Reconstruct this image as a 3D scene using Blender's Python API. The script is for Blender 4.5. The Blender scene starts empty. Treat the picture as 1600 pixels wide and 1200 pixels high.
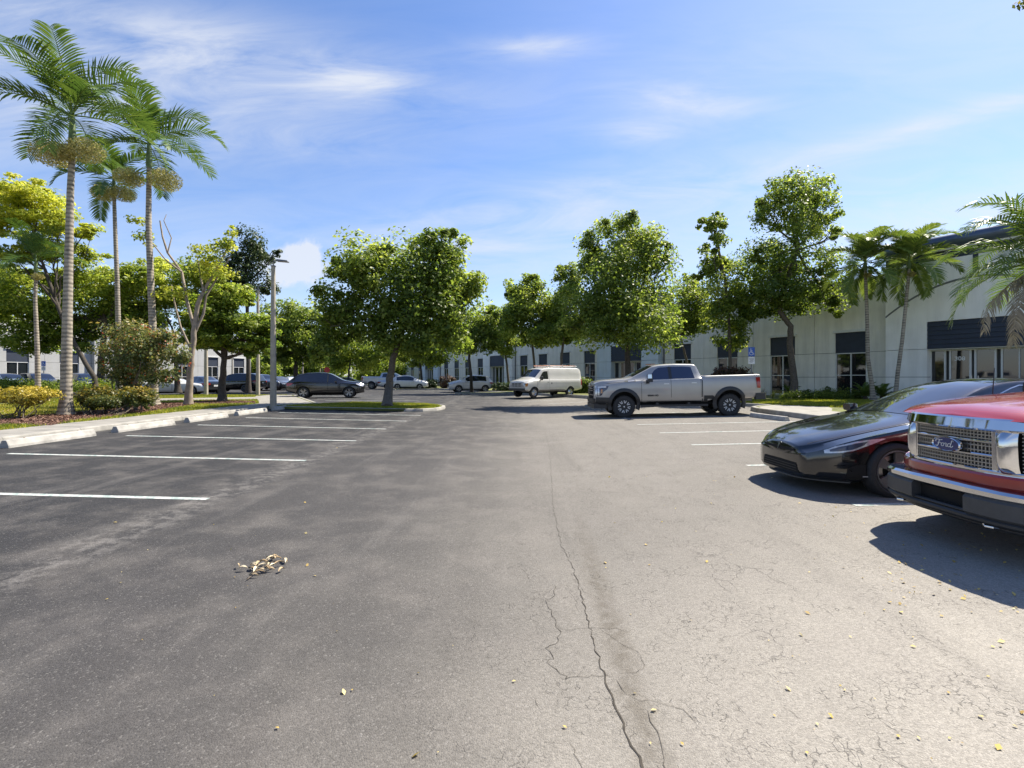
import bpy, bmesh, math, random
import numpy as np
from mathutils import Vector, Matrix
from mathutils.bvhtree import BVHTree

random.seed(7)
RNG = np.random.default_rng(7)
PI = math.pi
R = math.radians
SC = bpy.context.scene
COL = SC.collection
F = 770.0            # focal length in photograph pixels (photo is 1600 wide)
EYE = 1.6

# ------------------------------------------------------------------ camera
cam = bpy.data.cameras.new('camera')
cam.sensor_width = 36.0
cam.lens = F / 1600 * 36
cam.shift_y = -10 / 1600
cam.clip_end = 2000
camo = bpy.data.objects.new('camera', cam)
COL.objects.link(camo)
camo.location = (0, 0, EYE)
camo.rotation_euler = (R(90), 0, 0)
SC.camera = camo

# ------------------------------------------------------------------ light
SUN_AZ, SUN_EL = R(55), R(53)        # azimuth measured from +Y towards +X
sun = bpy.data.lights.new('sun', 'SUN')
sun.energy = 3.8
sun.angle = R(0.53)
sun.color = (1.0, 0.93, 0.80)
suno = bpy.data.objects.new('sun', sun)
COL.objects.link(suno)
SV = Vector((math.sin(SUN_AZ) * math.cos(SUN_EL), math.cos(SUN_AZ) * math.cos(SUN_EL), math.sin(SUN_EL)))
suno.rotation_euler = SV.to_track_quat('Z', 'Y').to_euler()
suno.location = (40, 10, 60)

SC.view_settings.view_transform = 'Standard'
SC.view_settings.look = 'None'
SC.view_settings.gamma = 1
SC.view_settings.use_curve_mapping = False
SC.view_settings.exposure = 1.5

world = bpy.data.worlds.new('World')
SC.world = world
world.use_nodes = True
wn, wl = world.node_tree.nodes, world.node_tree.links
for n in list(wn):
    wn.remove(n)


def wnode(t, **kw):
    n = wn.new(t)
    for k, v in kw.items():
        setattr(n, k, v)
    return n


def wmath(op, a, b=None, c=None, clamp=False):
    n = wn.new('ShaderNodeMath')
    n.operation = op
    n.use_clamp = clamp
    for i, v in enumerate((a, b, c)):
        if v is None:
            continue
        if isinstance(v, (int, float)):
            n.inputs[i].default_value = v
        else:
            wl.new(v, n.inputs[i])
    return n.outputs[0]


sky = wnode('ShaderNodeTexSky', sky_type='NISHITA', sun_disc=False)
sky.sun_elevation = SUN_EL
sky.sun_rotation = SUN_AZ
sky.altitude = 0
sky.air_density = 1.0
sky.dust_density = 0.6
sky.ozone_density = 2.6
hsv = wnode('ShaderNodeHueSaturation')
hsv.inputs['Saturation'].default_value = 1.12
tintm = wnode('ShaderNodeMix', data_type='RGBA', blend_type='MULTIPLY')
tintm.inputs[0].default_value = 1
wl.new(sky.outputs[0], tintm.inputs[6])
tintm.inputs[7].default_value = (.93, .935, 1.04, 1)
wl.new(tintm.outputs[2], hsv.inputs['Color'])
tc = wnode('ShaderNodeTexCoord')
sep = wnode('ShaderNodeSeparateXYZ')
wl.new(tc.outputs['Generated'], sep.inputs[0])
dx, dy, dz = sep.outputs
ay = wmath('MAXIMUM', wmath('ABSOLUTE', dy), 0.12)
u = wmath('DIVIDE', dx, ay)
v = wmath('DIVIDE', dz, ay)
comb = wnode('ShaderNodeCombineXYZ')
wl.new(wmath('MULTIPLY_ADD', v, -1.6, wmath('MULTIPLY', u, 1.9)), comb.inputs[0])
wl.new(wmath('MULTIPLY', v, 8.0), comb.inputs[1])
wl.new(dy, comb.inputs[2])
nz = wnode('ShaderNodeTexNoise')
nz.inputs['Scale'].default_value = 1.7
nz.inputs['Detail'].default_value = 9
nz.inputs['Roughness'].default_value = 0.62
nz.inputs['Distortion'].default_value = 0.7
wl.new(comb.outputs[0], nz.inputs['Vector'])
nfac = wmath('MULTIPLY', wmath('SUBTRACT', nz.outputs[0], 0.26), 2.6, clamp=True)
comb2 = wnode('ShaderNodeCombineXYZ')
wl.new(u, comb2.inputs[0])
wl.new(v, comb2.inputs[1])
wl.new(dy, comb2.inputs[2])
nz2 = wnode('ShaderNodeTexNoise')
nz2.inputs['Scale'].default_value = 26
nz2.inputs['Detail'].default_value = 6
nz2.inputs['Roughness'].default_value = 0.55
wl.new(comb2.outputs[0], nz2.inputs['Vector'])


def wisp(px, py, su, sv, ang, amp):
    cu, cv = (px - 800) / F, (590 - py) / F
    ca, sa = math.cos(R(ang)), math.sin(R(ang))
    du = wmath('SUBTRACT', u, cu)
    dv = wmath('SUBTRACT', v, cv)
    a = wmath('DIVIDE', wmath('ADD', wmath('MULTIPLY', du, ca), wmath('MULTIPLY', dv, sa)), su)
    b = wmath('DIVIDE', wmath('SUBTRACT', wmath('MULTIPLY', dv, ca), wmath('MULTIPLY', du, sa)), sv)
    e = wmath('EXPONENT', wmath('MULTIPLY', wmath('ADD', wmath('MULTIPLY', a, a), wmath('MULTIPLY', b, b)), -0.5))
    return wmath('MULTIPLY', e, amp)


tot = None
for w in [(330, 80, .30, .055, -10, .74), (70, 150, .26, .12, -6, .55), (560, 128, .08, .022, -2, .7), (400, 200, .2, .05, -8, .35),
          (845, 72, .085, .016, 2, .8), (1085, 157, .10, .021, -6, .85), (1000, 206, .065, .018, 4, .75),
          (1500, 182, .26, .018, 15, .6), (930, 318, .42, .045, 11, .6), (1480, 330, .3, .05, 4, .65),
          (1300, 90, .5, .08, 8, .22), (700, 400, .6, .05, 0, .3)]:
    g = wisp(*w)
    tot = g if tot is None else wmath('ADD', tot, g)
cirrus = wmath('MULTIPLY', tot, nfac, clamp=True)
cum = wmath('ADD', wmath('ADD', wisp(462, 418, .062, .040, 0, 1.1), wisp(480, 396, .028, .022, 0, .7)), wisp(430, 425, .05, .02, 0, .5))
cum = wmath('MULTIPLY', wmath('SUBTRACT', wmath('MULTIPLY', cum, wmath('MULTIPLY_ADD', nz2.outputs[0], 2.4, -.35)), .30), 1.5, clamp=True)
veil = wmath('MULTIPLY', wmath('EXPONENT', wmath('MULTIPLY', wmath('ABSOLUTE', dz), -4.0)), wmath('MULTIPLY_ADD', nfac, .36, .20))
cl = wmath('MAXIMUM', wmath('MULTIPLY_ADD', cirrus, .8, veil), wmath('MULTIPLY', cum, .85), )
cl = wmath('MINIMUM', cl, .92)
mixc = wnode('ShaderNodeMix', data_type='RGBA')
wl.new(cl, mixc.inputs[0])
wl.new(hsv.outputs[0], mixc.inputs[6])
mixc.inputs[7].default_value = (4.3, 4.5, 4.9, 1)
bg = wnode('ShaderNodeBackground')
bg.inputs['Strength'].default_value = 0.069
wl.new(mixc.outputs[2], bg.inputs['Color'])
wout = wnode('ShaderNodeOutputWorld')
wl.new(bg.outputs[0], wout.inputs[0])


# ------------------------------------------------------------------ ground shape
def sstep(a, b, x):
    t = min(1, max(0, (x - a) / (b - a)))
    return t * t * (3 - 2 * t)


def xvalley(y):
    return .53 + .0445 * (y - 2)


def G(x, y):
    g = .02 * min(abs(x - xvalley(y)), 13)
    t = sstep(27, 42, y)
    return g * (1 - t) + .19 * t


def W(px, py, z):                     # photo pixel -> world point on the plane z
    d = (EYE - z) * F / (py - 590)
    return Vector(((px - 800) / F * d, d, z))


def WG(px, py):                       # photo pixel -> world point on the lot
    z = 0.05
    for _ in range(12):
        p = W(px, py, z)
        z = G(p.x, p.y)
    return W(px, py, z)


def P(px, py, d):                     # photo pixel at a distance
    return Vector(((px - 800) / F * d, d, EYE + (590 - py) / F * d))


# ------------------------------------------------------------------ materials
MATS = {}


def new_mat(name):
    m = bpy.data.materials.new(name)
    m.use_nodes = True
    nt = m.node_tree
    return m, nt, nt.nodes['Principled BSDF']


def mat(name, col, rough=.6, metal=0., var=.12, vscale=6., bump=0., bscale=60., coat=0., spec=.5, detail=4, croughness=.03):
    if name in MATS:
        return MATS[name]
    m, nt, b = new_mat(name)
    b.inputs['Roughness'].default_value = rough
    b.inputs['Metallic'].default_value = metal
    b.inputs['Coat Weight'].default_value = coat
    b.inputs['Coat Roughness'].default_value = croughness
    b.inputs['Specular IOR Level'].default_value = spec
    t = nt.nodes.new('ShaderNodeTexCoord')
    n = nt.nodes.new('ShaderNodeTexNoise')
    n.inputs['Scale'].default_value = vscale
    n.inputs['Detail'].default_value = detail
    nt.links.new(t.outputs['Object'], n.inputs['Vector'])
    r = nt.nodes.new('ShaderNodeValToRGB')
    r.color_ramp.elements[0].position = .3
    r.color_ramp.elements[1].position = .7
    r.color_ramp.elements[0].color = tuple(c * (1 - var) for c in col) + (1,)
    r.color_ramp.elements[1].color = tuple(min(1, c * (1 + var)) for c in col) + (1,)
    nt.links.new(n.outputs[0], r.inputs[0])
    nt.links.new(r.outputs[0], b.inputs['Base Color'])
    if bump > 0:
        n2 = nt.nodes.new('ShaderNodeTexNoise')
        n2.inputs['Scale'].default_value = bscale
        n2.inputs['Detail'].default_value = 5
        nt.links.new(t.outputs['Object'], n2.inputs['Vector'])
        bp = nt.nodes.new('ShaderNodeBump')
        bp.inputs['Strength'].default_value = bump
        bp.inputs['Distance'].default_value = .02
        nt.links.new(n2.outputs[0], bp.inputs['Height'])
        nt.links.new(bp.outputs[0], b.inputs['Normal'])
    MATS[name] = m
    return m


def leaf_mat(name, dark, mid, light, trans=.35, rough=.45, spec=.35):
    if name in MATS:
        return MATS[name]
    m, nt, b = new_mat(name)
    a = nt.nodes.new('ShaderNodeAttribute')
    a.attribute_name = 'tint'
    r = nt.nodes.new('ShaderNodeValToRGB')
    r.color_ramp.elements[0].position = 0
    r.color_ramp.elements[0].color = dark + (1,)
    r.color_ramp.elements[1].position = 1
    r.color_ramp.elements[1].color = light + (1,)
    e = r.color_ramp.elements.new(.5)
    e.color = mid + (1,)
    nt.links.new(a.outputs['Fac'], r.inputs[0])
    nt.links.new(r.outputs[0], b.inputs['Base Color'])
    b.inputs['Roughness'].default_value = rough
    b.inputs['Specular IOR Level'].default_value = spec
    tr = nt.nodes.new('ShaderNodeBsdfTranslucent')
    g = nt.nodes.new('ShaderNodeMix')
    g.data_type = 'RGBA'
    g.blend_type = 'MULTIPLY'
    g.inputs[0].default_value = 1
    nt.links.new(r.outputs[0], g.inputs[6])
    g.inputs[7].default_value = (1.5, 1.5, .9, 1)
    nt.links.new(g.outputs[2], tr.inputs[0])
    ms = nt.nodes.new('ShaderNodeMixShader')
    ms.inputs[0].default_value = trans
    out = nt.nodes['Material Output']
    nt.links.new(b.outputs[0], ms.inputs[1])
    nt.links.new(tr.outputs[0], ms.inputs[2])
    nt.links.new(ms.outputs[0], out.inputs[0])
    MATS[name] = m
    return m


def asphalt_mat():
    m, nt, b = new_mat('asphalt')
    N, L = nt.nodes, nt.links

    def nd(t, **kw):
        n = N.new(t)
        for k, vv in kw.items():
            setattr(n, k, vv)
        return n

    def mth(op, a, bb=None, c=None, clamp=False):
        n = N.new('ShaderNodeMath')
        n.operation = op
        n.use_clamp = clamp
        for i, q in enumerate((a, bb, c)):
            if q is None:
                continue
            if isinstance(q, (int, float)):
                n.inputs[i].default_value = q
            else:
                L.new(q, n.inputs[i])
        return n.outputs[0]

    def noise(scale, detail=4, rough=.55, vec=None, dist=0):
        n = nd('ShaderNodeTexNoise')
        n.inputs['Scale'].default_value = scale
        n.inputs['Detail'].default_value = detail
        n.inputs['Roughness'].default_value = rough
        n.inputs['Distortion'].default_value = dist
        L.new(vec or t.outputs['Object'], n.inputs['Vector'])
        return n.outputs[0]

    def smooth(x, lo, hi):
        n = nd('ShaderNodeMapRange', interpolation_type='SMOOTHSTEP')
        L.new(x, n.inputs[0])
        n.inputs[1].default_value = lo
        n.inputs[2].default_value = hi
        return n.outputs[0]

    def mixc(f, a, bb):
        n = nd('ShaderNodeMix', data_type='RGBA')
        for i, q in ((0, f), (6, a), (7, bb)):
            if isinstance(q, tuple):
                n.inputs[i].default_value = q
            elif isinstance(q, (int, float)):
                n.inputs[i].default_value = q
            else:
                L.new(q, n.inputs[i])
        return n.outputs[2]

    t = nd('ShaderNodeTexCoord')
    s = nd('ShaderNodeSeparateXYZ')
    L.new(t.outputs['Object'], s.inputs[0])
    x, y = s.outputs[0], s.outputs[1]
    big = noise(.35, 4, .6)
    mid = noise(1.6, 5, .6)
    wob = mth('MULTIPLY', mth('SUBTRACT', big, .5), 3.2)
    xx = mth('ADD', mth('SUBTRACT', x, mth('MULTIPLY', y, .04)), wob)
    age = smooth(xx, -2.6, 1.4)                       # 0 = newer dark seal coat, 1 = old bleached asphalt
    left = smooth(xx, -5.5, -2.2)
    col = mixc(left, (.029, .029, .031, 1), (.056, .0535, .053, 1))
    col = mixc(age, col, (.166, .154, .137, 1))
    near = mth('MULTIPLY', smooth(mth('ADD', mth('SUBTRACT', mth('MULTIPLY', x, .9), y), mth('MULTIPLY', wob, .6)), -4.2, .8), age)
    col = mixc(near, col, (.315, .290, .252, 1))
    blot = smooth(mid, .42, .70)
    col = mixc(mth('MULTIPLY', blot, .24), col, (.22, .20, .18, 1))
    lanes = noise(.9, 3, .5)
    # long stains dragged along the driving direction
    mp = nd('ShaderNodeMapping')
    mp.inputs['Scale'].default_value = (1.5, .10, 1)
    mp.inputs['Rotation'].default_value = (0, 0, R(2.4))
    L.new(t.outputs['Object'], mp.inputs[0])
    drag = noise(1.4, 6, .65, mp.outputs[0])
    col = mixc(mth('MULTIPLY', smooth(drag, .5, .78), .30), col, (.055, .050, .046, 1))
    col = mixc(mth('MULTIPLY', smooth(drag, .48, .25), .22), col, (.22, .205, .19, 1))
    # scuffed strip where the stalls end
    d = mth('ABSOLUTE', mth('ADD', mth('ADD', x, 3.75), mth('MULTIPLY', mth('SUBTRACT', mid, .5), .5)))
    strip = mth('MULTIPLY', mth('SUBTRACT', 1.0, smooth(d, .03, .42)), smooth(noise(7, 6, .7), .42, .62))
    col = mixc(mth('MULTIPLY', strip, .26), col, (.30, .28, .26, 1))
    # stones in the binder
    vo = nd('ShaderNodeTexVoronoi')
    vo.inputs['Scale'].default_value = 115
    L.new(t.outputs['Object'], vo.inputs['Vector'])
    sp = nd('ShaderNodeSeparateColor')
    L.new(vo.outputs['Color'], sp.inputs[0])
    stone = sp.outputs[0]
    fine = noise(190, 3, .7)
    k = mth('ADD', mth('MULTIPLY', stone, .42), mth('MULTIPLY', fine, .88))
    k = mth('ADD', k, mth('MULTIPLY', noise(28, 4, .7), .35))
    vm = nd('ShaderNodeVectorMath', operation='SCALE')
    L.new(col, vm.inputs[0])
    L.new(mth('ADD', mth('MULTIPLY', k, .85), .28), vm.inputs[3])
    col = vm.outputs[0]
    light = smooth(sp.outputs[1], .93, .97)
    col = mixc(mth('MULTIPLY', light, .16), col, (.42, .40, .37, 1))
    # hairline crazing
    warp = nd('ShaderNodeVectorMath', operation='ADD')
    wn_ = nd('ShaderNodeTexNoise')
    wn_.inputs['Scale'].default_value = 5
    wn_.inputs['Detail'].default_value = 5
    L.new(t.outputs['Object'], wn_.inputs['Vector'])
    ws = nd('ShaderNodeVectorMath', operation='SCALE')
    L.new(wn_.outputs['Color'], ws.inputs[0])
    ws.inputs[3].default_value = .22
    L.new(t.outputs['Object'], warp.inputs[0])
    L.new(ws.outputs[0], warp.inputs[1])
    v1 = nd('ShaderNodeTexVoronoi', feature='DISTANCE_TO_EDGE')
    v1.inputs['Scale'].default_value = 15
    L.new(warp.outputs[0], v1.inputs['Vector'])
    v2 = nd('ShaderNodeTexVoronoi', feature='DISTANCE_TO_EDGE')
    v2.inputs['Scale'].default_value = 2.6
    L.new(warp.outputs[0], v2.inputs['Vector'])
    c1 = mth('SUBTRACT', 1.0, smooth(v1.outputs[0], .006, .05))
    c2 = mth('SUBTRACT', 1.0, smooth(v2.outputs[0], .002, .012))
    gate1 = mth('MULTIPLY', smooth(noise(2.3, 4, .6), .46, .60), smooth(noise(22, 3, .6), .42, .58))
    gate2 = smooth(noise(.8, 3, .5), .54, .62)
    c1 = mth('MULTIPLY', mth('MULTIPLY', c1, gate1), mth('MULTIPLY', age, .42))
    c2 = mth('MULTIPLY', mth('MULTIPLY', c2, gate2), mth('MULTIPLY', age, .35))
    crack = mth('MAXIMUM', c1, c2)
    sd = mth('SUBTRACT', x, mth('MULTIPLY_ADD', y, .0445, .50))
    sd = mth('ABSOLUTE', mth('ADD', sd, mth('MULTIPLY', mth('SUBTRACT', noise(5, 5, .6), .5), .16)))
    stain = mth('MULTIPLY', mth('SUBTRACT', 1.0, smooth(sd, .0, .14)), mth('SUBTRACT', 1.0, smooth(y, 3.4, 6.5)))
    stain = mth('MULTIPLY', stain, smooth(noise(14, 5, .7), .25, .65))
    col = mixc(mth('MULTIPLY', stain, .6), col, (.085, .072, .055, 1))
    col = mixc(crack, col, (.045, .040, .035, 1))
    L.new(col, b.inputs['Base Color'])
    b.inputs['Roughness'].default_value = .82
    b.inputs['Specular IOR Level'].default_value = .2
    h = mth('ADD', mth('MULTIPLY', mth('SUBTRACT', 1.0, vo.outputs['Distance']), .7), mth('MULTIPLY', fine, .8))
    h = mth('SUBTRACT', h, mth('MULTIPLY', crack, 2.5))
    bp = nd('ShaderNodeBump')
    bp.inputs['Strength'].default_value = .75
    bp.inputs['Distance'].default_value = .006
    L.new(h, bp.inputs['Height'])
    L.new(bp.outputs[0], b.inputs['Normal'])
    return m


def paint_mat(name, col, metal=.0, rough=.35, coat=1.0, flake=.0):
    if name in MATS:
        return MATS[name]
    m = mat(name, col, rough, metal, .05, 2.0, coat=coat, spec=.5, croughness=.035)
    return m


def worn_paint():
    m, nt, b = new_mat('line_paint')
    t = nt.nodes.new('ShaderNodeTexCoord')
    n = nt.nodes.new('ShaderNodeTexNoise')
    n.inputs['Scale'].default_value = 14
    n.inputs['Detail'].default_value = 8
    n.inputs['Roughness'].default_value = .7
    nt.links.new(t.outputs['Object'], n.inputs['Vector'])
    r = nt.nodes.new('ShaderNodeValToRGB')
    r.color_ramp.elements[0].position = .42
    r.color_ramp.elements[0].color = (.22, .29, .27, 1)
    r.color_ramp.elements[1].position = .55
    r.color_ramp.elements[1].color = (.46, .45, .43, 1)
    nt.links.new(n.outputs[0], r.inputs[0])
    nt.links.new(r.outputs[0], b.inputs['Base Color'])
    b.inputs['Roughness'].default_value = .7
    return m


def glass_mat(name, col, rough=.03):
    m, nt, b = new_mat(name)
    b.inputs['Base Color'].default_value = col + (1,)
    b.inputs['Roughness'].default_value = rough
    b.inputs['Specular IOR Level'].default_value = .8
    b.inputs['Coat Weight'].default_value = .5
    b.inputs['Coat Roughness'].default_value = .02
    t = nt.nodes.new('ShaderNodeTexCoord')
    n = nt.nodes.new('ShaderNodeTexNoise')
    n.inputs['Scale'].default_value = .9
    nt.links.new(t.outputs['Object'], n.inputs['Vector'])
    bp = nt.nodes.new('ShaderNodeBump')
    bp.inputs['Strength'].default_value = .02
    bp.inputs['Distance'].default_value = .05
    nt.links.new(n.outputs[0], bp.inputs['Height'])
    nt.links.new(bp.outputs[0], b.inputs['Normal'])
    return m


ASPHALT = asphalt_mat()
LINE = worn_paint()
CONC = mat('concrete', (.225, .211, .188), .85, var=.24, vscale=2.2, bump=.25, bscale=80, detail=7)
CURBM = mat('curb_concrete', (.27, .257, .23), .85, var=.32, vscale=3.1, bump=.3, bscale=60, detail=7)
STOPM = mat('wheel_stop_paint', (.33, .315, .288), .8, var=.28, vscale=5, bump=.25, bscale=50, detail=7)
GRASSM = mat('lawn_soil', (.115, .125, .03), .95, var=.45, vscale=1.2, bump=.6, bscale=120, detail=8)
MULCHM = mat('mulch_bark', (.115, .060, .042), .95, var=.6, vscale=22, bump=1., bscale=50, detail=8)
PAVERM = mat('pink_paving', (.36, .23, .195), .9, var=.2, vscale=9, bump=.3, bscale=60, detail=6)
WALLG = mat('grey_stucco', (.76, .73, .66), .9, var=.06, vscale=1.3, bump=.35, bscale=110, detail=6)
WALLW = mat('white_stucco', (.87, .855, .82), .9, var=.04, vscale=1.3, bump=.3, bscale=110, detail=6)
WALLL = mat('sunlit_white_stucco', (.40, .40, .39), .9, var=.05, vscale=1.3, bump=.3, bscale=110, detail=6)  # white stucco with its colour darkened to offset the direct sun
def weather(m, amt=.22):
    nt = m.node_tree
    b = nt.nodes['Principled BSDF']
    src = b.inputs['Base Color'].links[0].from_socket
    t = nt.nodes.new('ShaderNodeTexCoord')
    mp = nt.nodes.new('ShaderNodeMapping')
    mp.inputs['Scale'].default_value = (1.6, 1.6, .16)
    nt.links.new(t.outputs['Object'], mp.inputs[0])
    n = nt.nodes.new('ShaderNodeTexNoise')
    n.inputs['Scale'].default_value = 1.5
    n.inputs['Detail'].default_value = 8
    n.inputs['Roughness'].default_value = .68
    nt.links.new(mp.outputs[0], n.inputs['Vector'])
    r = nt.nodes.new('ShaderNodeMapRange')
    r.inputs[1].default_value = .42
    r.inputs[2].default_value = .72
    r.inputs[3].default_value = 0
    r.inputs[4].default_value = amt
    nt.links.new(n.outputs[0], r.inputs[0])
    mx = nt.nodes.new('ShaderNodeMix')
    mx.data_type = 'RGBA'
    nt.links.new(r.outputs[0], mx.inputs[0])
    nt.links.new(src, mx.inputs[6])
    mx.inputs[7].default_value = (.30, .285, .25, 1)
    nt.links.new(mx.outputs[2], b.inputs['Base Color'])


WALLB = mat('pale_blue_stucco', (.62, .69, .76), .9, var=.05, vscale=1.3, bump=.3, bscale=110, detail=6)
for w_ in (WALLG, WALLL):
    weather(w_, .35)
for w_ in (WALLW, WALLB):
    weather(w_, .2)
weather(CONC, .45)
weather(CURBM, .5)
NAVY = mat('navy_panel', (.022, .030, .050), .6, var=.14, vscale=3, bump=.1, bscale=60)
NAVYROOF = mat('navy_roof_metal', (.085, .11, .165), .35, .3, var=.08, vscale=3)
JOINT = mat('joint_grey', (.07, .07, .068), .9)
FRAME = mat('white_frame', (.62, .62, .60), .45, var=.04)
GLASS = glass_mat('window_glass', (.012, .014, .016))
CARGLASS = glass_mat('car_glass', (.012, .014, .022))
TINT = glass_mat('tinted_car_glass', (.020, .024, .055))
RUBBER = mat('tyre_rubber', (.022, .022, .023), .75, var=.2, vscale=30, bump=.3, bscale=90)
BLACKP = mat('black_plastic', (.022, .023, .025), .5, var=.12, vscale=20)
GREYP = mat('grey_plastic', (.05, .052, .055), .5, var=.1, vscale=20)
DARK = mat('dark_void', (.006, .006, .006), .9)
CHROME = mat('chrome', (.62, .62, .63), .06, 1.0, var=.03)
SATIN = mat('satin_silver', (.55, .55, .56), .28, 1.0, var=.05)
ALLOY = mat('alloy_grey', (.30, .30, .31), .3, .9, var=.05)
DARKALLOY = mat('dark_alloy', (.10, .10, .105), .42, .15, var=.08)
REDL = mat('tail_lens', (.28, .012, .012), .12, var=.1, coat=.8)
LENS = mat('clear_lens', (.50, .51, .53), .08, .35, var=.2, vscale=30, coat=1.)
AMBER = mat('amber_lens', (.42, .16, .03), .15, coat=.8)
PLATE = mat('white_plate', (.7, .7, .68), .4)
BLUESIGN = mat('blue_sign', (.02, .09, .38), .4, var=.05)
POSTG = mat('post_grey', (.16, .165, .17), .5, .4)
POLEC = mat('pole_concrete', (.33, .295, .235), .9, var=.14, vscale=6, bump=.3, bscale=70, detail=7)
BARK = mat('bark', (.115, .095, .075), .95, var=.35, vscale=14, bump=.8, bscale=40, detail=7)
BARKD = mat('dark_bark', (.060, .050, .040), .95, var=.35, vscale=14, bump=.8, bscale=40, detail=7)
BARKP = mat('pale_bark', (.24, .195, .15), .8, var=.3, vscale=5, bump=.4, bscale=30, detail=7)
TWIG = mat('twig_bark', (.11, .085, .06), .9, var=.3, vscale=20)
SHAFT = mat('crownshaft', (.10, .15, .05), .5, var=.2, vscale=8)


def palm_trunk_mat(name, col, ring=7.):
    m, nt, b = new_mat(name)
    t = nt.nodes.new('ShaderNodeTexCoord')
    w = nt.nodes.new('ShaderNodeTexWave')
    w.wave_type = 'BANDS'
    w.bands_direction = 'Z'
    w.inputs['Scale'].default_value = ring
    w.inputs['Distortion'].default_value = 1.6
    w.inputs['Detail'].default_value = 3
    w.inputs['Detail Scale'].default_value = 1.4
    nt.links.new(t.outputs['Object'], w.inputs['Vector'])
    n = nt.nodes.new('ShaderNodeTexNoise')
    n.inputs['Scale'].default_value = 5
    n.inputs['Detail'].default_value = 7
    nt.links.new(t.outputs['Object'], n.inputs['Vector'])
    mx = nt.nodes.new('ShaderNodeMath')
    mx.operation = 'MULTIPLY_ADD'
    nt.links.new(w.outputs['Fac'], mx.inputs[0])
    mx.inputs[1].default_value = .42
    nt.links.new(n.outputs[0], mx.inputs[2])
    r = nt.nodes.new('ShaderNodeValToRGB')
    r.color_ramp.elements[0].position = .35
    r.color_ramp.elements[0].color = tuple(c * .32 for c in col) + (1,)
    r.color_ramp.elements[1].position = .85
    r.color_ramp.elements[1].color = tuple(min(1, c * 1.25) for c in col) + (1,)
    nt.links.new(mx.outputs[0], r.inputs[0])
    nt.links.new(r.outputs[0], b.inputs['Base Color'])
    b.inputs['Roughness'].default_value = .9
    bp = nt.nodes.new('ShaderNodeBump')
    bp.inputs['Strength'].default_value = .5
    bp.inputs['Distance'].default_value = .015
    nt.links.new(mx.outputs[0], bp.inputs['Height'])
    nt.links.new(bp.outputs[0], b.inputs['Normal'])
    return m


PALMT = palm_trunk_mat('palm_trunk', (.27, .235, .185), 2.3)

LEAF_OAK = leaf_mat('leaf_oak', (.065, .105, .022), (.165, .225, .040), (.40, .44, .11), .6)
LEAF_BRIGHT = leaf_mat('leaf_bright', (.075, .118, .024), (.195, .255, .044), (.46, .49, .13), .6)
LEAF_DARK = leaf_mat('leaf_dark', (0.024, 0.043, 0.017), (0.054, 0.084, 0.031), (0.120, 0.150, 0.054), .25)
LEAF_LIME = leaf_mat('leaf_lime', (.070, .122, .022), (.210, .275, .042), (.50, .52, .12), .6)
LEAF_YELLOW = leaf_mat('leaf_yellow', (.15, .21, .028), (.37, .395, .05), (.59, .57, .11), .5)
LEAF_CROTON = leaf_mat('leaf_croton', (.09, .10, .018), (.33, .27, .035), (.55, .42, .07), .35)
LEAF_MIXED = leaf_mat('leaf_mixed', (.040, .065, .015), (.12, .13, .025), (.40, .27, .04), .35)
LEAF_IXORA = leaf_mat('leaf_ixora', (0.045, 0.075, 0.026), (0.140, 0.170, 0.056), (0.340, 0.260, 0.096), .4)
FLOWER = leaf_mat('flower_red', (.30, .05, .02), (.42, .09, .03), (.55, .20, .05), .3)
LEAF_REDSH = leaf_mat('leaf_redshrub', (.030, .035, .015), (.075, .045, .028), (.15, .06, .04), .25)
LEAF_PALM = leaf_mat('leaf_palm', (.030, .070, .016), (.075, .130, .028), (.22, .27, .065), .28, .38, .2)
LEAF_PALMY = leaf_mat('leaf_palm_pale', (.09, .13, .03), (.20, .24, .06), (.45, .42, .17), .3, .4, .2)
LEAF_DEAD = leaf_mat('leaf_dead', (.14, .115, .085), (.30, .25, .19), (.46, .40, .31), .2, .8)
GRASSB = leaf_mat('grass_blade', (.075, .125, .014), (.19, .22, .024), (.44, .39, .055), .4)
CHIPS = leaf_mat('bark_chip', (.06, .030, .022), (.15, .075, .05), (.28, .17, .12), .0, .9)
LITTER = leaf_mat('leaf_litter', (.30, .20, .07), (.55, .40, .10), (.66, .54, .24), .2, .7)
DRYLEAF = leaf_mat('dry_leaf', (.30, .21, .12), (.52, .42, .27), (.70, .62, .45), .1, .8)
FRUIT = leaf_mat('palm_fruit', (.20, .20, .07), (.42, .38, .17), (.62, .56, .32), .35, .7)


# ------------------------------------------------------------------ object helpers
def tag(o, label=None, cat=None, group=None, kind=None):
    if label:
        o['label'] = label
    if cat:
        o['category'] = cat
    if group:
        o['group'] = group
    if kind:
        o['kind'] = kind
    return o


def thing(name, label, cat, loc=(0, 0, 0), rz=0., group=None):
    o = bpy.data.objects.new(name, None)
    o.empty_display_size = .2
    COL.objects.link(o)
    o.location = loc
    o.rotation_euler = (0, 0, rz)
    return tag(o, label, cat, group)


def link_mesh(name, me, parent=None):
    o = bpy.data.objects.new(name, me)
    COL.objects.link(o)
    if parent is not None:
        o.parent = parent
    return o


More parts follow.
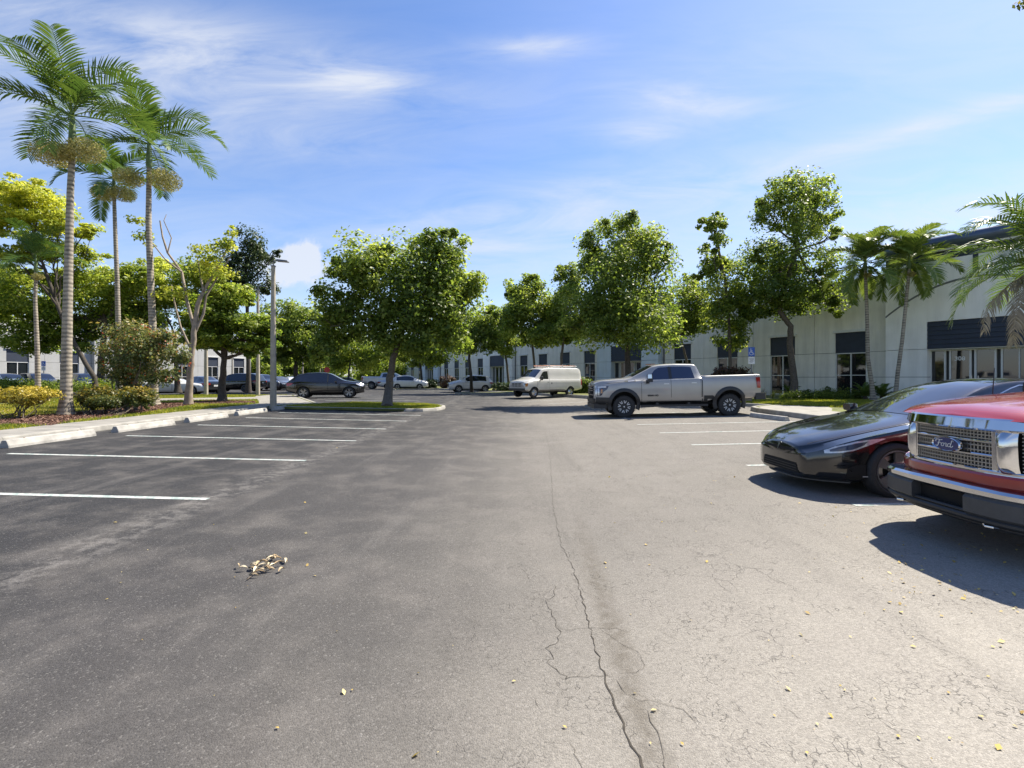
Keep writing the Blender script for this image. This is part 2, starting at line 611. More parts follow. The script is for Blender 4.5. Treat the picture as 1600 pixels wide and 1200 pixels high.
class MB:
    def __init__(s):
        s.v, s.f, s.m = [], [], []

    def add(s, vs, fs, mi=0):
        k = len(s.v)
        s.v += [tuple(q) for q in vs]
        s.f += [tuple(i + k for i in q) for q in fs]
        s.m += [mi] * len(fs)
        return s

    def box(s, c, d, mi=0, rz=0., taper=1.):
        hx, hy, hz = d[0] / 2, d[1] / 2, d[2] / 2
        ca, sa = math.cos(rz), math.sin(rz)
        vs = []
        for z in (-1, 1):
            t = taper if z > 0 else 1
            for x, y in ((-1, -1), (1, -1), (1, 1), (-1, 1)):
                X, Y = x * hx * t, y * hy * t
                vs.append((c[0] + X * ca - Y * sa, c[1] + X * sa + Y * ca, c[2] + z * hz))
        return s.add(vs, [(3, 2, 1, 0), (4, 5, 6, 7), (0, 1, 5, 4), (1, 2, 6, 5), (2, 3, 7, 6), (3, 0, 4, 7)], mi)

    def box2(s, lo, hi, mi=0):
        return s.box([(a + b) / 2 for a, b in zip(lo, hi)], [abs(b - a) for a, b in zip(lo, hi)], mi)

    def tube(s, pts, rad, n=8, mi=0, caps=True):
        pts = [Vector(p) for p in pts]
        rad = rad if hasattr(rad, '__len__') else [rad] * len(pts)
        vs = []
        ref = Vector((0.03, 1, 0.02))
        for i, p in enumerate(pts):
            t = (pts[min(i + 1, len(pts) - 1)] - pts[max(i - 1, 0)])
            t = t.normalized() if t.length > 1e-9 else Vector((0, 0, 1))
            if abs(t.dot(ref.normalized())) > .95:
                ref = Vector((1, .03, .02))
            a = t.cross(ref).normalized()
            b = t.cross(a)
            for k in range(n):
                th = 2 * PI * k / n
                vs.append(p + a * (rad[i] * math.cos(th)) + b * (rad[i] * math.sin(th)))
        fs = []
        for i in range(len(pts) - 1):
            for k in range(n):
                k2 = (k + 1) % n
                fs.append((i * n + k, i * n + k2, (i + 1) * n + k2, (i + 1) * n + k))
        if caps:
            fs.append(tuple(range(n)))
            fs.append(tuple(reversed(range((len(pts) - 1) * n, len(pts) * n))))
        return s.add(vs, fs, mi)

    def lathe(s, prof, n=24, axis='z', c=(0, 0, 0), mi=0, close=False):
        vs = []
        for r, h in prof:
            for k in range(n):
                th = 2 * PI * k / n
                a, b = r * math.cos(th), r * math.sin(th)
                vs.append((c[0] + a, c[1] + b, c[2] + h) if axis == 'z' else (c[0] + a, c[1] + h, c[2] + b))
        fs = []
        m = len(prof)
        for i in range(m - 1 + (1 if close else 0)):
            j = (i + 1) % m
            for k in range(n):
                k2 = (k + 1) % n
                fs.append((i * n + k, i * n + k2, j * n + k2, j * n + k))
        return s.add(vs, fs, mi)

    def prism(s, poly, z0, z1, mi=0):
        n = len(poly)
        vs = [(p[0], p[1], z0) for p in poly] + [(p[0], p[1], z1) for p in poly]
        fs = [tuple(reversed(range(n))), tuple(range(n, 2 * n))]
        fs += [(i, (i + 1) % n, n + (i + 1) % n, n + i) for i in range(n)]
        return s.add(vs, fs, mi)

    def grid(s, rows, mi=0, flip=False):
        n = len(rows[0])
        vs = [q for r in rows for q in r]
        fs = []
        for i in range(len(rows) - 1):
            for k in range(n - 1):
                q = (i * n + k, i * n + k + 1, (i + 1) * n + k + 1, (i + 1) * n + k)
                fs.append(q[::-1] if flip else q)
        return s.add(vs, fs, mi)

    def mesh(s, name, mats, smooth=None):
        me = bpy.data.meshes.new(name)
        me.from_pydata(s.v, [], s.f)
        for q in (mats if isinstance(mats, (list, tuple)) else [mats]):
            me.materials.append(q)
        if any(s.m):
            me.polygons.foreach_set('material_index', s.m)
        fix_normals(me)
        if smooth is not None:
            me.polygons.foreach_set('use_smooth', [True] * len(me.polygons))
            me.set_sharp_from_angle(angle=R(smooth))
        me.update()
        return me

    def build(s, name, mats, parent=None, smooth=None):
        return link_mesh(name, s.mesh(name, mats, smooth), parent)


def fix_normals(me):
    bm = bmesh.new()
    bm.from_mesh(me)
    bmesh.ops.recalc_face_normals(bm, faces=bm.faces)
    bm.to_mesh(me)
    bm.free()


def text_mesh(body, size, m, extrude=.004, shear=0., bold=0.):
    cu = bpy.data.curves.new('lettering', 'FONT')
    cu.body = body
    cu.size = size
    cu.extrude = extrude
    cu.shear = shear
    cu.offset = bold
    cu.align_x = 'CENTER'
    cu.align_y = 'CENTER'
    o = bpy.data.objects.new('lettering', cu)
    COL.objects.link(o)
    dg = bpy.context.evaluated_depsgraph_get()
    me = bpy.data.meshes.new_from_object(o.evaluated_get(dg))
    bpy.data.objects.remove(o)
    me.materials.clear()
    me.materials.append(m)
    return me


# numpy leaf clouds -------------------------------------------------
def quads_mesh(name, V, tint, m):
    """V (N,4,3) quads with a per-face tint."""
    n = len(V)
    me = bpy.data.meshes.new(name)
    me.vertices.add(n * 4)
    me.vertices.foreach_set('co', V.reshape(-1).astype(np.float32))
    me.loops.add(n * 4)
    me.loops.foreach_set('vertex_index', np.arange(n * 4, dtype=np.int32))
    me.polygons.add(n)
    me.polygons.foreach_set('loop_start', np.arange(0, n * 4, 4, dtype=np.int32))
    me.materials.append(m)
    a = me.attributes.new('tint', 'FLOAT', 'FACE')
    a.data.foreach_set('value', np.clip(tint, 0, 1).astype(np.float32))
    me.update()
    me.validate()
    return me


def unit(a):
    return a / np.maximum(np.linalg.norm(a, axis=-1, keepdims=True), 1e-9)


def leaf_quads(C, nrm, size, asp=.5):
    n = len(C)
    r = RNG.normal(size=(n, 3))
    t = unit(np.cross(nrm, r))
    b = np.cross(nrm, t)
    L = (size * .5)[:, None]
    Wd = (size * .5 * asp)[:, None]
    fold = nrm * (size * .08)[:, None]
    return np.stack([C - t * L, C - b * Wd + fold, C + t * L, C + b * Wd + fold], 1)


def crown_mesh(name, blobs, n, size, m, clump=.22, flat=.8, up=.55, fill=.45, tint_mu=.45, tint_sd=.2, asp=.55, top_tint=.0, nclump=None, spread=.6):
    """blobs: (cx,cy,cz,rx,ry,rz). Leaves gather in clumps inside the ellipsoids."""
    B = np.array(blobs, float)
    if n > 4000:
        n = int(n * 1.7)
        nclump = int((nclump or 150) * 1.15)
        clump *= .98
    vol = B[:, 3] * B[:, 4] * B[:, 5]
    wt = vol ** .72
    wt /= wt.sum()
    Cs, Ns, Ts = [], [], []
    zlo, zhi = (B[:, 2] - B[:, 5]).min(), (B[:, 2] + B[:, 5]).max()
    for bi, b in enumerate(B):
        k = max(5, int(wt[bi] * (nclump or 150)))
        d = unit(RNG.normal(size=(k, 3)))
        rad = RNG.random(k) ** fill
        cc = b[:3] + d * rad[:, None] * b[3:6] * .92
        cr = clump * (b[3] * b[4] * b[5]) ** (1 / 3) * RNG.uniform(.65, 1.5, k)
        nl = max(1, int(n * wt[bi] / k))
        ct = RNG.normal(0, .13, k)
        for i in range(k):
            mN = max(3, int(nl * RNG.uniform(.6, 1.4)))
            off = RNG.normal(size=(mN, 3))
            off *= (np.minimum(1, 1.9 / np.linalg.norm(off, axis=1)) * cr[i] * RNG.uniform(.5, .8))[:, None]
            off[:, 2] *= flat
            p = cc[i] + off
            out = unit(p - b[:3])
            nr = unit(RNG.normal(size=(mN, 3)) * .55 + out * .45 + unit(off) * .3 + np.array([0, 0, up]))
            Cs.append(p)
            Ns.append(nr)
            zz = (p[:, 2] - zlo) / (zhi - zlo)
            Ts.append(tint_mu + ct[i] + RNG.normal(0, tint_sd, mN) + top_tint * (zz - .5))  # tint rises with height: lit tops and yellow upper leaves put into colour
    C, Nn, T = np.concatenate(Cs), np.concatenate(Ns), np.concatenate(Ts)
    S = size * RNG.uniform(.6, 1.35, len(C))
    return quads_mesh(name, leaf_quads(C, Nn, S, asp), T, m)


def curve_pts(p0, p1, sag=.15, n=7, wob=.05):
    p0, p1 = Vector(p0), Vector(p1)
    L = (p1 - p0).length
    out = []
    for i in range(n):
        t = i / (n - 1)
        p = p0.lerp(p1, t)
        p.z += math.sin(t * PI) * sag * L * (1 if p1.z > p0.z else .3) * -.35
        if 0 < i < n - 1:
            p += Vector((random.uniform(-1, 1), random.uniform(-1, 1), random.uniform(-1, 1))) * wob * L
        out.append(p)
    return out


def tree(label, base, trunk, r0, blobs, n, size, leaf, bark, name='tree', cat='tree', group=None, limbs=7, limb_r=.4, twigs=True, **kw):
    """base: world ground point. trunk: world points above the base. blobs in world coordinates."""
    root = thing(name, label, cat, base, group=group)
    b = Vector(base)
    tp = [Vector(base) - Vector((0, 0, .08))] + [Vector(p) for p in trunk]
    # resample the trunk so it bends softly
    pts, rad = [], []
    for i in range(len(tp) - 1):
        for k in range(4):
            pts.append(tp[i].lerp(tp[i + 1], k / 4) + Vector((random.uniform(-1, 1), random.uniform(-1, 1), 0)) * r0 * .12 * (1 if i + k else 0))
    pts.append(tp[-1])
    for i in range(len(pts)):
        t = i / (len(pts) - 1)
        rad.append(r0 * (1 - .45 * t) * (1 + .5 * math.exp(-t * 14)))
    MB().tube([p - b for p in pts], rad, 10).build('trunk', bark, root, 60)
    top = pts[-1]
    order = sorted(range(len(blobs)), key=lambda i: -blobs[i][3] * blobs[i][5])[:limbs]
    for i in order:
        q = blobs[i]
        c = Vector(q[:3])
        start = top if random.random() < .6 else pts[int(len(pts) * random.uniform(.72, .95))]
        lp = curve_pts(start - b, c - b, .2, 7)
        mb = MB().tube(lp, [r0 * limb_r * (1 - .8 * j / 6) + .008 for j in range(7)], 7)
        if twigs:
            for _ in range(5):
                a = lp[random.randint(3, 6)]
                e = c - b + Vector((random.uniform(-1, 1) * q[3], random.uniform(-1, 1) * q[4], random.uniform(-.6, 1) * q[5])) * .62
                mb.tube(curve_pts(a, e, .1, 5), [r0 * .13 * (1 - .7 * j / 4) + .004 for j in range(5)], 5)
        mb.build('limb', bark, root, 60)
    lb = [(q[0] - b.x, q[1] - b.y, q[2] - b.z) + tuple(q[3:6]) for q in blobs]
    link_mesh('crown', crown_mesh('crown', lb, n, size, leaf, **kw), root)
    return root


def pxblobs(D, lst, depth=1.0, jit=.5):
    out = []
    for q in lst:
        px, py, rx, ry = q[:4]
        dd = q[4] if len(q) > 4 else random.uniform(-jit, jit) * rx / F * D
        p = P(px, py, D)
        out.append((p.x, p.y + dd, p.z, rx * 1.12 / F * D, rx * 1.12 / F * D * depth, ry * 1.12 / F * D))
    return out


# ------------------------------------------------------------------ SETTING: ground
def sheet(name, poly, zfun, m, thick=0., kind='structure'):
    n = len(poly)
    vs = [(p[0], p[1], zfun(p[0], p[1])) for p in poly]
    fs = [tuple(range(n))]
    if thick:
        vs += [(p[0], p[1], zfun(p[0], p[1]) - thick) for p in poly]
        fs += [(i, n + i, n + (i + 1) % n, (i + 1) % n) for i in range(n)]
    mb = MB().add(vs, fs)
    o = mb.build(name, m)
    bm = bmesh.new()
    bm.from_mesh(o.data)
    bm.faces.ensure_lookup_table()
    bmesh.ops.triangulate(bm, faces=[f for f in bm.faces if len(f.verts) > 4])
    bm.normal_update()
    up = sum(f.normal.z * f.calc_area() for f in bm.faces if abs(f.normal.z) > .5)
    if up < 0:
        bmesh.ops.reverse_faces(bm, faces=bm.faces)
    bm.to_mesh(o.data)
    bm.free()
    if kind:
        o['kind'] = kind
    return o


ys = [-40, -20, -6, 0, 4, 8, 12, 16, 20, 24] + list(range(26, 46, 1)) + [50, 60, 80, 110, 160, 260, 600]
ds = [-600, -120, -60, -40, -26, -20, -16, -13, -10, -7, -4, -2, -1, 0, 1, 2, 4, 7, 10, 13, 16, 20, 26, 40, 60, 120, 600]
rows = [[(xvalley(y) + d, y, G(xvalley(y) + d, y)) for d in ds] for y in ys]
g = MB().grid(rows).build('parking_lot', ASPHALT)
g['kind'] = 'structure'


def painted_line(x0, y0, x1, y1, w=.10):
    d = Vector((x1 - x0, y1 - y0, 0)).normalized()
    n = Vector((-d.y, d.x, 0)) * w / 2
    rows_ = []
    k = 24
    for i in range(k + 1):
        t = i / k
        p = Vector((x0 + (x1 - x0) * t, y0 + (y1 - y0) * t, 0))
        j = random.uniform(-.006, .006)
        rows_.append([(q.x, q.y, G(q.x, q.y) + .004) for q in (p - n * (1 + j * 8), p + n * (1 + j * 8))])
    o = MB().grid(rows_).build('stall_line', LINE)
    o['kind'] = 'structure'
    return o


for Y in (3.3, 6.12, 8.95, 11.72, 14.4, 17.0, 19.5):
    painted_line(-9.25, Y + .10, -3.85 + .012 * Y, Y, .105)
for Y in (3.2, 5.92, 8.6, 11.25, 13.7, 16.15, 18.55, 21.0):
    painted_line(4.1, Y, 9.35, Y - .02, .10)
painted_line(4.3, 18.6, 4.3, 21.0, .1)
painted_line(5.3, 20.9, 6.3, 18.7, .1)
painted_line(6.8, 20.9, 7.8, 18.7, .1)
# stalls in the far lot
FD = Vector((-.507, .862, 0)).normalized()
for k in range(9):
    b0 = Vector((-11.0, 29.0, 0)) + FD * (2.75 * k)
    e0 = b0 + Vector((5.2, 1.6, 0))
    painted_line(b0.x, b0.y, e0.x, e0.y, .1)
for k in range(14):
    b0 = Vector((9.4, 27.4, 0)) + FD * (2.75 * k)
    e0 = b0 - Vector((.862, .507, 0)) * 5.2
    painted_line(b0.x, b0.y, e0.x, e0.y, .1)

# cracks along the seam (photo pixels -> lot)
CR = [([(1012, 1215), (1003, 1195), (985, 1165), (968, 1120), (955, 1085), (945, 1055), (930, 1010), (920, 975), (908, 930), (897, 890), (888, 872)], .018, .010),
      ([(888, 872), (876, 850), (870, 820), (864, 790), (861, 740), (858, 700), (850, 668)], .008, .004),
      ([(866, 914), (868, 930), (853, 938), (862, 958), (868, 976), (876, 987), (868, 1006), (853, 1013), (866, 1030), (855, 1035), (886, 1057), (884, 1061), (906, 1057), (958, 1057)], .007, .007),
      ([(868, 976), (877, 984), (914, 982), (962, 982), (987, 988)], .005, .004),
      ([(938, 982), (958, 997), (975, 1008), (1002, 1024), (1006, 1046), (994, 1052), (970, 1052)], .004, .003),
      ([(962, 1060), (980, 1085), (1002, 1096), (1024, 1096), (1067, 1109), (1089, 1133)], .005, .006),
      ([(1012, 1110), (1026, 1142), (1039, 1188), (1045, 1210)], .006, .006),
      ([(814, 888), (831, 908)], .004, .003), ([(807, 923), (831, 936), (866, 935)], .003, .003),
      ([(836, 1092), (843, 1108)], .004, .003), ([(1030, 985), (1054, 998)], .004, .003), ([(1222, 1106), (1250, 1125)], .005, .003),
      ([(850, 1160), (878, 1162)], .004, .003), ([(890, 1160), (905, 1190), (910, 1205)], .005, .004), ([(1160, 1160), (1175, 1185)], .005, .004),
      ([(1205, 902), (1236, 915)], .004, .003), ([(888, 872), (900, 858)], .005, .003), ([(897, 905), (912, 925), (960, 945)], .004, .002)]
mb = MB()
for pl, w0, w1 in CR:
    pts = [WG(*p) for p in pl]
    fine = []
    for i in range(len(pts) - 1):
        seg = (pts[i + 1] - pts[i]).length
        k = max(2, int(seg / .035))
        for j in range(k):
            q = pts[i].lerp(pts[i + 1], j / k)
            fine.append(q + Vector((random.uniform(-1, 1), random.uniform(-1, 1), 0)) * .012 * (1 if j else .3))
    fine.append(pts[-1])
    rows_ = []
    for i, q in enumerate(fine):
        t = (fine[min(i + 1, len(fine) - 1)] - fine[max(i - 1, 0)]).normalized()
        nrm = Vector((-t.y, t.x, 0))
        w = .62 * (w0 + (w1 - w0) * i / len(fine)) * random.uniform(.35, 1.1) * .5
        if i in (0, len(fine) - 1):
            w *= .3
        z = G(q.x, q.y) + .003
        rows_.append([(q.x - nrm.x * w, q.y - nrm.y * w, z), (q.x + nrm.x * w, q.y + nrm.y * w, z)])
    mb.grid(rows_)
o = mb.build('asphalt_crack', mat('crack_dirt', (.045, .038, .029), .95, var=.4, vscale=18))
tag(o, kind='stuff')

ZL = .345          # top of the ground left of the kerb
DIAG0, DIAG1 = Vector((-9.25, 23.9, 0)), Vector((-15.6, 35.5, 0))
sheet('lawn_left', [(-10.75, -12), (-10.75, 21.5), (-10.2, 22.6), (-9.4, 24.0), (-15.75, 35.5), (-80, 35.5), (-80, -12)], lambda x, y: ZL, GRASSM, .4)


# sidewalk of cast slabs
sw = MB().box2((-12.15, -12, ZL - .05), (-10.8, 22.2, ZL + .004)).build('sidewalk', JOINT)
sw['kind'] = 'structure'
y = -11.9
while y < 21.6:
    y2 = min(y + 1.52, 22.2)
    zz = ZL + .012 + random.uniform(-.002, .002)
    MB().box2((-12.15, y + .006, ZL - .04), (-10.78, y2 - .006, zz)).build('slab', CONC, sw)
    y = y2


def kerb(name, pts, w=.15, h=.13, top=None, m=CURBM, side=1, closed=False):
    """kerb stones along pts; top face on the side of the verge"""
    root = None
    for i in range(len(pts) - 1):
        a, b = Vector(pts[i] + (0,)), Vector(pts[i + 1] + (0,))
        L = (b - a).length
        k = max(1, round(L / 1.9))
        d = (b - a) / L
        n = Vector((-d.y, d.x, 0)) * side
        for j in range(k):
            s0 = a + d * (L * j / k + .004)
            s1 = a + d * (L * (j + 1) / k - .004)
            vs = []
            for q in (s0, s1):
                z = G(q.x, q.y)
                tz = (z + h) if top is None else top
                for off, zz in ((0, z - .1), (0, z + .02), (.025, tz - .02), (.05, tz), (w, tz), (w, z - .1)):
                    p = q + n * off
                    vs.append((p.x, p.y, zz))
            fs = [(i_, i_ + 1, 7 + i_, 6 + i_) for i_ in range(5)] + [(0, 5, 11, 6), (5, 4, 3, 2, 1, 0), (6, 7, 8, 9, 10, 11)]
            mbk = MB().add(vs, fs)
            if root is None:
                root = mbk.build(name, m)
                root['kind'] = 'structure'
            else:
                mbk.build('kerb_stone', m, root)
    return root


kerb('kerb_left', [(-10.55, -12), (-10.55, 21.35)], .24, .12, ZL + .02)
kerb('kerb_diagonal', [(-9.3, 23.9), (-15.6, 35.5)], .18, .15, ZL + .01)
kerb('kerb_far_left', [(-15.6, 35.5), (-80, 35.5)], .18, .15, ZL + .01, side=1)

# brick plaza, mulch beds and concrete paths on the left
zl = lambda dz: (lambda x, y: ZL + dz)


def wpoly(lst):
    return [tuple(W(a, b, ZL)[:2]) for a, b in lst]


sheet('paving', wpoly([(-160, 668), (0, 657), (80, 651), (165, 642), (185, 634), (130, 632.2), (-160, 633)]), zl(.006), PAVERM)
MULCH = wpoly([(-160, 684), (0, 664), (80, 665.5), (112, 658), (165, 652.5), (222, 646), (268, 638.5), (306, 632.5), (300, 629.5), (232, 630.5), (165, 640.5), (90, 647), (30, 652.5), (0, 656.5), (-160, 668)])
sheet('mulch_bed', MULCH, zl(.018), MULCHM)
sheet('concrete_path', wpoly([(150, 628), (290, 626), (360, 625), (428, 624), (424, 620), (300, 622), (150, 623.8)]), zl(.008), CONC)
sheet('diagonal_path', [(-10.78, 21.9), (-9.6, 23.9), (-15.7, 35.0), (-17.4, 35.3), (-17.3, 33.2), (-12.2, 23.8), (-12.15, 22.21)], zl(.010), CONC)
MULCH2 = wpoly([(290, 630.5), (330, 632), (400, 630.6), (398, 627.5), (340, 625.5), (300, 627.5)])
sheet('mulch_ring', MULCH2, zl(.016), MULCHM)

# tree island in the lot
ISL = [(-10.55, 21.35), (-4.6, 21.35), (-3.9, 21.6), (-3.4, 22.3), (-3.2, 23.4), (-3.3, 24.5), (-3.8, 25.4), (-4.6, 25.9), (-8.3, 25.9), (-9.3, 24.0)]
sheet('lawn_island', [(x + (.1 if x < -9 else -.1), y) for x, y in ISL], lambda x, y: G(x, y) + .115, GRASSM, .2)
kerb('kerb_island', ISL, .16, .13)

# right-hand verge, parallel to the long building
ZR = .34
ED = Vector((-.517, .856, 0)).normalized()
E0 = Vector((12.1, 23.0, 0))
RV = [(10.05, -14), (10.05, 20.3), (10.3, 21.3), (11.0, 22.1), (11.9, 22.9)]
e1 = E0 + ED * 5.2
RV += [(e1.x, e1.y)]
far = E0 + ED * 90
kerb('kerb_right', RV + [(far.x, far.y)], .16, .14, ZR + .02, side=-1)
sheet('lawn_right', [(x + .1, y) for x, y in RV] + [(far.x + .1, far.y), (-18, 112), (45, 60), (45, -14)], lambda x, y: ZR, GRASSM, .3)
# walkway behind the kerb and along the building
sheet('walkway', [(10.25, -14), (10.25, 20.2), (10.6, 21.2), (11.3, 22.0), (12.2, 22.7), (13.6, 21.2), (13.0, 20), (12.0, 18.5), (11.9, -14)], lambda x, y: ZR + .006, CONC)


def finger(name, base, L, w):
    n = Vector((-.856, -.517, 0))
    c = Vector(base + (0,))
    t = ED
    pts = []
    for a, q in ((0, .5), (L - w * .4, .5)):
        p = c + n * a - t * w * q
        pts.append((p.x, p.y))
    for k in range(1, 6):
        th = PI * k / 6
        p = c + n * (L - w * .4 + math.sin(th) * w * .45) - t * w * .5 * math.cos(th)
        pts.append((p.x, p.y))
    for a in (L - w * .4, 0):
        p = c + n * a + t * w * .5
        pts.append((p.x, p.y))
    sheet('lawn_' + name, pts, lambda x, y: G(x, y) + .12, GRASSM, .25)
    kerb('kerb_' + name, pts, .15, .135, side=1)
    return pts


FING1 = finger('finger', (9.6, 27.9), 6.4, 2.3)
FING2 = finger('far_finger', (-.3, 43.7), 4.8, 2.3)
finger('end_finger', (-9.6, 58.5), 5.0, 2.3)


# grass blades and bark chips
def inside(poly, X, Y):
    r = np.zeros(len(X), bool)
    n = len(poly)
    for i in range(n):
        x0, y0 = poly[i][:2]
        x1, y1 = poly[(i + 1) % n][:2]
        c = ((y0 > Y) != (y1 > Y)) & (X < (x1 - x0) * (Y - y0) / (y1 - y0 + 1e-12) + x0)
        r ^= c
    return r


def scatter(poly, n, holes=()):
    a = np.array([p[:2] for p in poly])
    lo, hi = a.min(0), a.max(0)
    out = []
    while sum(len(q) for q in out) < n:
        X = RNG.uniform(lo[0], hi[0], n * 2)
        Y = RNG.uniform(lo[1], hi[1], n * 2)
        k = inside(poly, X, Y)
        for h in holes:
            k &= ~inside(h, X, Y)
        out.append(np.stack([X[k], Y[k]], 1))
        if len(out) > 40:
            break
    return np.concatenate(out)[:n]


def blades(name, poly, n, zf, hgt=.055, holes=(), m=GRASSB):
    p = scatter(poly, n, holes)
    n = len(p)
    z = np.array([zf(a, b) for a, b in p]) if callable(zf) else np.full(n, zf)
    C = np.stack([p[:, 0], p[:, 1], z], 1)
    th = RNG.uniform(0, 2 * PI, n)
    s = np.stack([np.cos(th), np.sin(th), np.zeros(n)], 1)
    h = hgt * RNG.uniform(.5, 1.5, n)
    w = .010 + .006 * RNG.random(n)
    lean = np.stack([RNG.normal(0, .35, n), RNG.normal(0, .35, n), np.ones(n)], 1) * h[:, None]
    V = np.stack([C - s * w[:, None], C + s * w[:, None], C + lean + s * w[:, None] * .2, C + lean - s * w[:, None] * .2], 1)
    patch = np.sin(p[:, 0] * 1.3) * np.cos(p[:, 1] * 1.7 + 1) * .15
    o = link_mesh(name, quads_mesh(name, V, .55 + patch + RNG.normal(0, .22, n), m))
    tag(o, kind='stuff')
    return o


PATHS = [wpoly([(150, 628), (290, 626), (360, 625), (428, 624), (424, 620), (300, 622), (150, 623.8)]),
         [(-10.7, 21.9), (-9.3, 23.9), (-15.7, 35.0), (-17.4, 35.3), (-17.3, 33.2), (-12.2, 23.8), (-12.15, 22.21)]]
blades('grass', [(-12.1, 11), (-12.1, 22.2), (-12.3, 24), (-17.3, 33.4), (-16, 35.4), (-30, 35.4), (-22, 20)], 60000, ZL, .06, [MULCH, MULCH2] + PATHS)
blades('grass', [(-10.3, 21.6), (-4.6, 21.6), (-3.6, 22.4), (-3.45, 23.4), (-3.6, 24.6), (-4.6, 25.7), (-8.2, 25.7)], 22000, lambda a, b: G(a, b) + .115, .05)
blades('grass', [(12.3, 22.8), (11.4, 24.8), (12.2, 27.5), (20.5, 28.5), (22, 24), (14, 20.5)], 40000, ZR, .06)
blades('grass', FING1, 12000, lambda a, b: G(a, b) + .12, .06)


def chips(name, poly, n, z):
    p = scatter(poly, n)
    n = len(p)
    C = np.stack([p[:, 0], p[:, 1], z + RNG.uniform(.0, .03, n)], 1)
    nr = unit(RNG.normal(size=(n, 3)) * .5 + np.array([0, 0, 1]))
    o = link_mesh(name, quads_mesh(name, leaf_quads(C, nr, RNG.uniform(.03, .10, n), .4), RNG.uniform(0, 1, n), CHIPS))
    tag(o, kind='stuff')


chips('bark_mulch', MULCH, 9000, ZL + .018)
chips('bark_mulch', MULCH2, 2500, ZL + .016)

# ------------------------------------------------------------------ BUILDINGS
ZS1, ZS2, ZW, ZTOP, ZCOP = 1.63, 3.18, 4.45, 7.36, 7.75
UNIT = {}


def box_mesh(d, m):
    key = (tuple(round(q, 3) for q in d), m.name)
    if key not in UNIT:
        UNIT[key] = MB().box((0, 0, 0), d).mesh('piece', m)
    return UNIT[key]


def piece(name, lo, hi, m, parent):
    d = [abs(b - a) for a, b in zip(lo, hi)]
    o = link_mesh(name, box_mesh(d, m), parent)
    o.location = [(a + b) / 2 for a, b in zip(lo, hi)]
    return o


def window(root, a, b, z0, d0=0.):
    """tall shopfront window with a navy spandrel above it"""
    fr = MB()
    t = .055
    zt = ZS2 - .02
    for s in (a + t / 2, (a + b) / 2, b - t / 2):
        fr.box((s, d0 - .10, (z0 + zt) / 2), (t, .09, zt - z0 - 2 * t))
    for z in (z0 + t / 2, zt - t / 2):
        fr.box((((a + b) / 2), d0 - .098, z), (b - a, .094, t))
    zm = z0 + 1.33
    w2 = (b - a) / 2 - 1.5 * t
    for k in (0, 1):
        c = (a + b) / 2 + (k - .5) * (w2 + t)
        fr.box((c, d0 - .10, zm), (w2, .08, .045))
    f = fr.build('window', FRAME, root)
    for k in (0, 1):
        c = (a + b) / 2 + (k - .5) * (w2 + t)
        for lo, hi in ((z0 + t, zm - .022), (zm + .022, zt - t)):
            piece('pane', (c - w2 / 2, d0 - .135, lo), (c + w2 / 2, d0 - .125, hi), GLASS, f)
    piece('spandrel', (a, d0 - .13, zt + .004), (b, d0 - .07, ZW), NAVY, f)
    piece('header', (a - .10, d0 - .06, ZW + .003), (b + .10, d0 + .10, ZW + .16), FRAME, f)


def bay(root, s0, s1, win, m, zb):
    g = .012
    lo, hi = s0 + g, s1 - g

    def panel(boxes):
        mb = MB()
        for x0, x1, z0, z1 in boxes:
            mb.box2((x0, -.16, z0), (x1, 0, z1))
        mb.build('wall_panel', m, root)
    if win:
        a, b = win
        for z0, z1 in ((zb, ZS1 - g), (ZS1 + g, ZS2 - g)):
            panel([(lo, a, z0, z1)])
            panel([(b, hi, z0, z1)])
        panel([(lo, a, ZS2 + g, ZW), (b, hi, ZS2 + g, ZW), (lo, hi, ZW, ZTOP - g)])
        window(root, a, b, zb + .08)
        piece('window_base', (a, -.15, zb - .1), (b, -.02, zb + .08), CONC, root)
    else:
        for z0, z1 in ((zb, ZS1 - g), (ZS1 + g, ZS2 - g), (ZS2 + g, ZTOP - g)):
            panel([(lo, hi, z0, z1)])


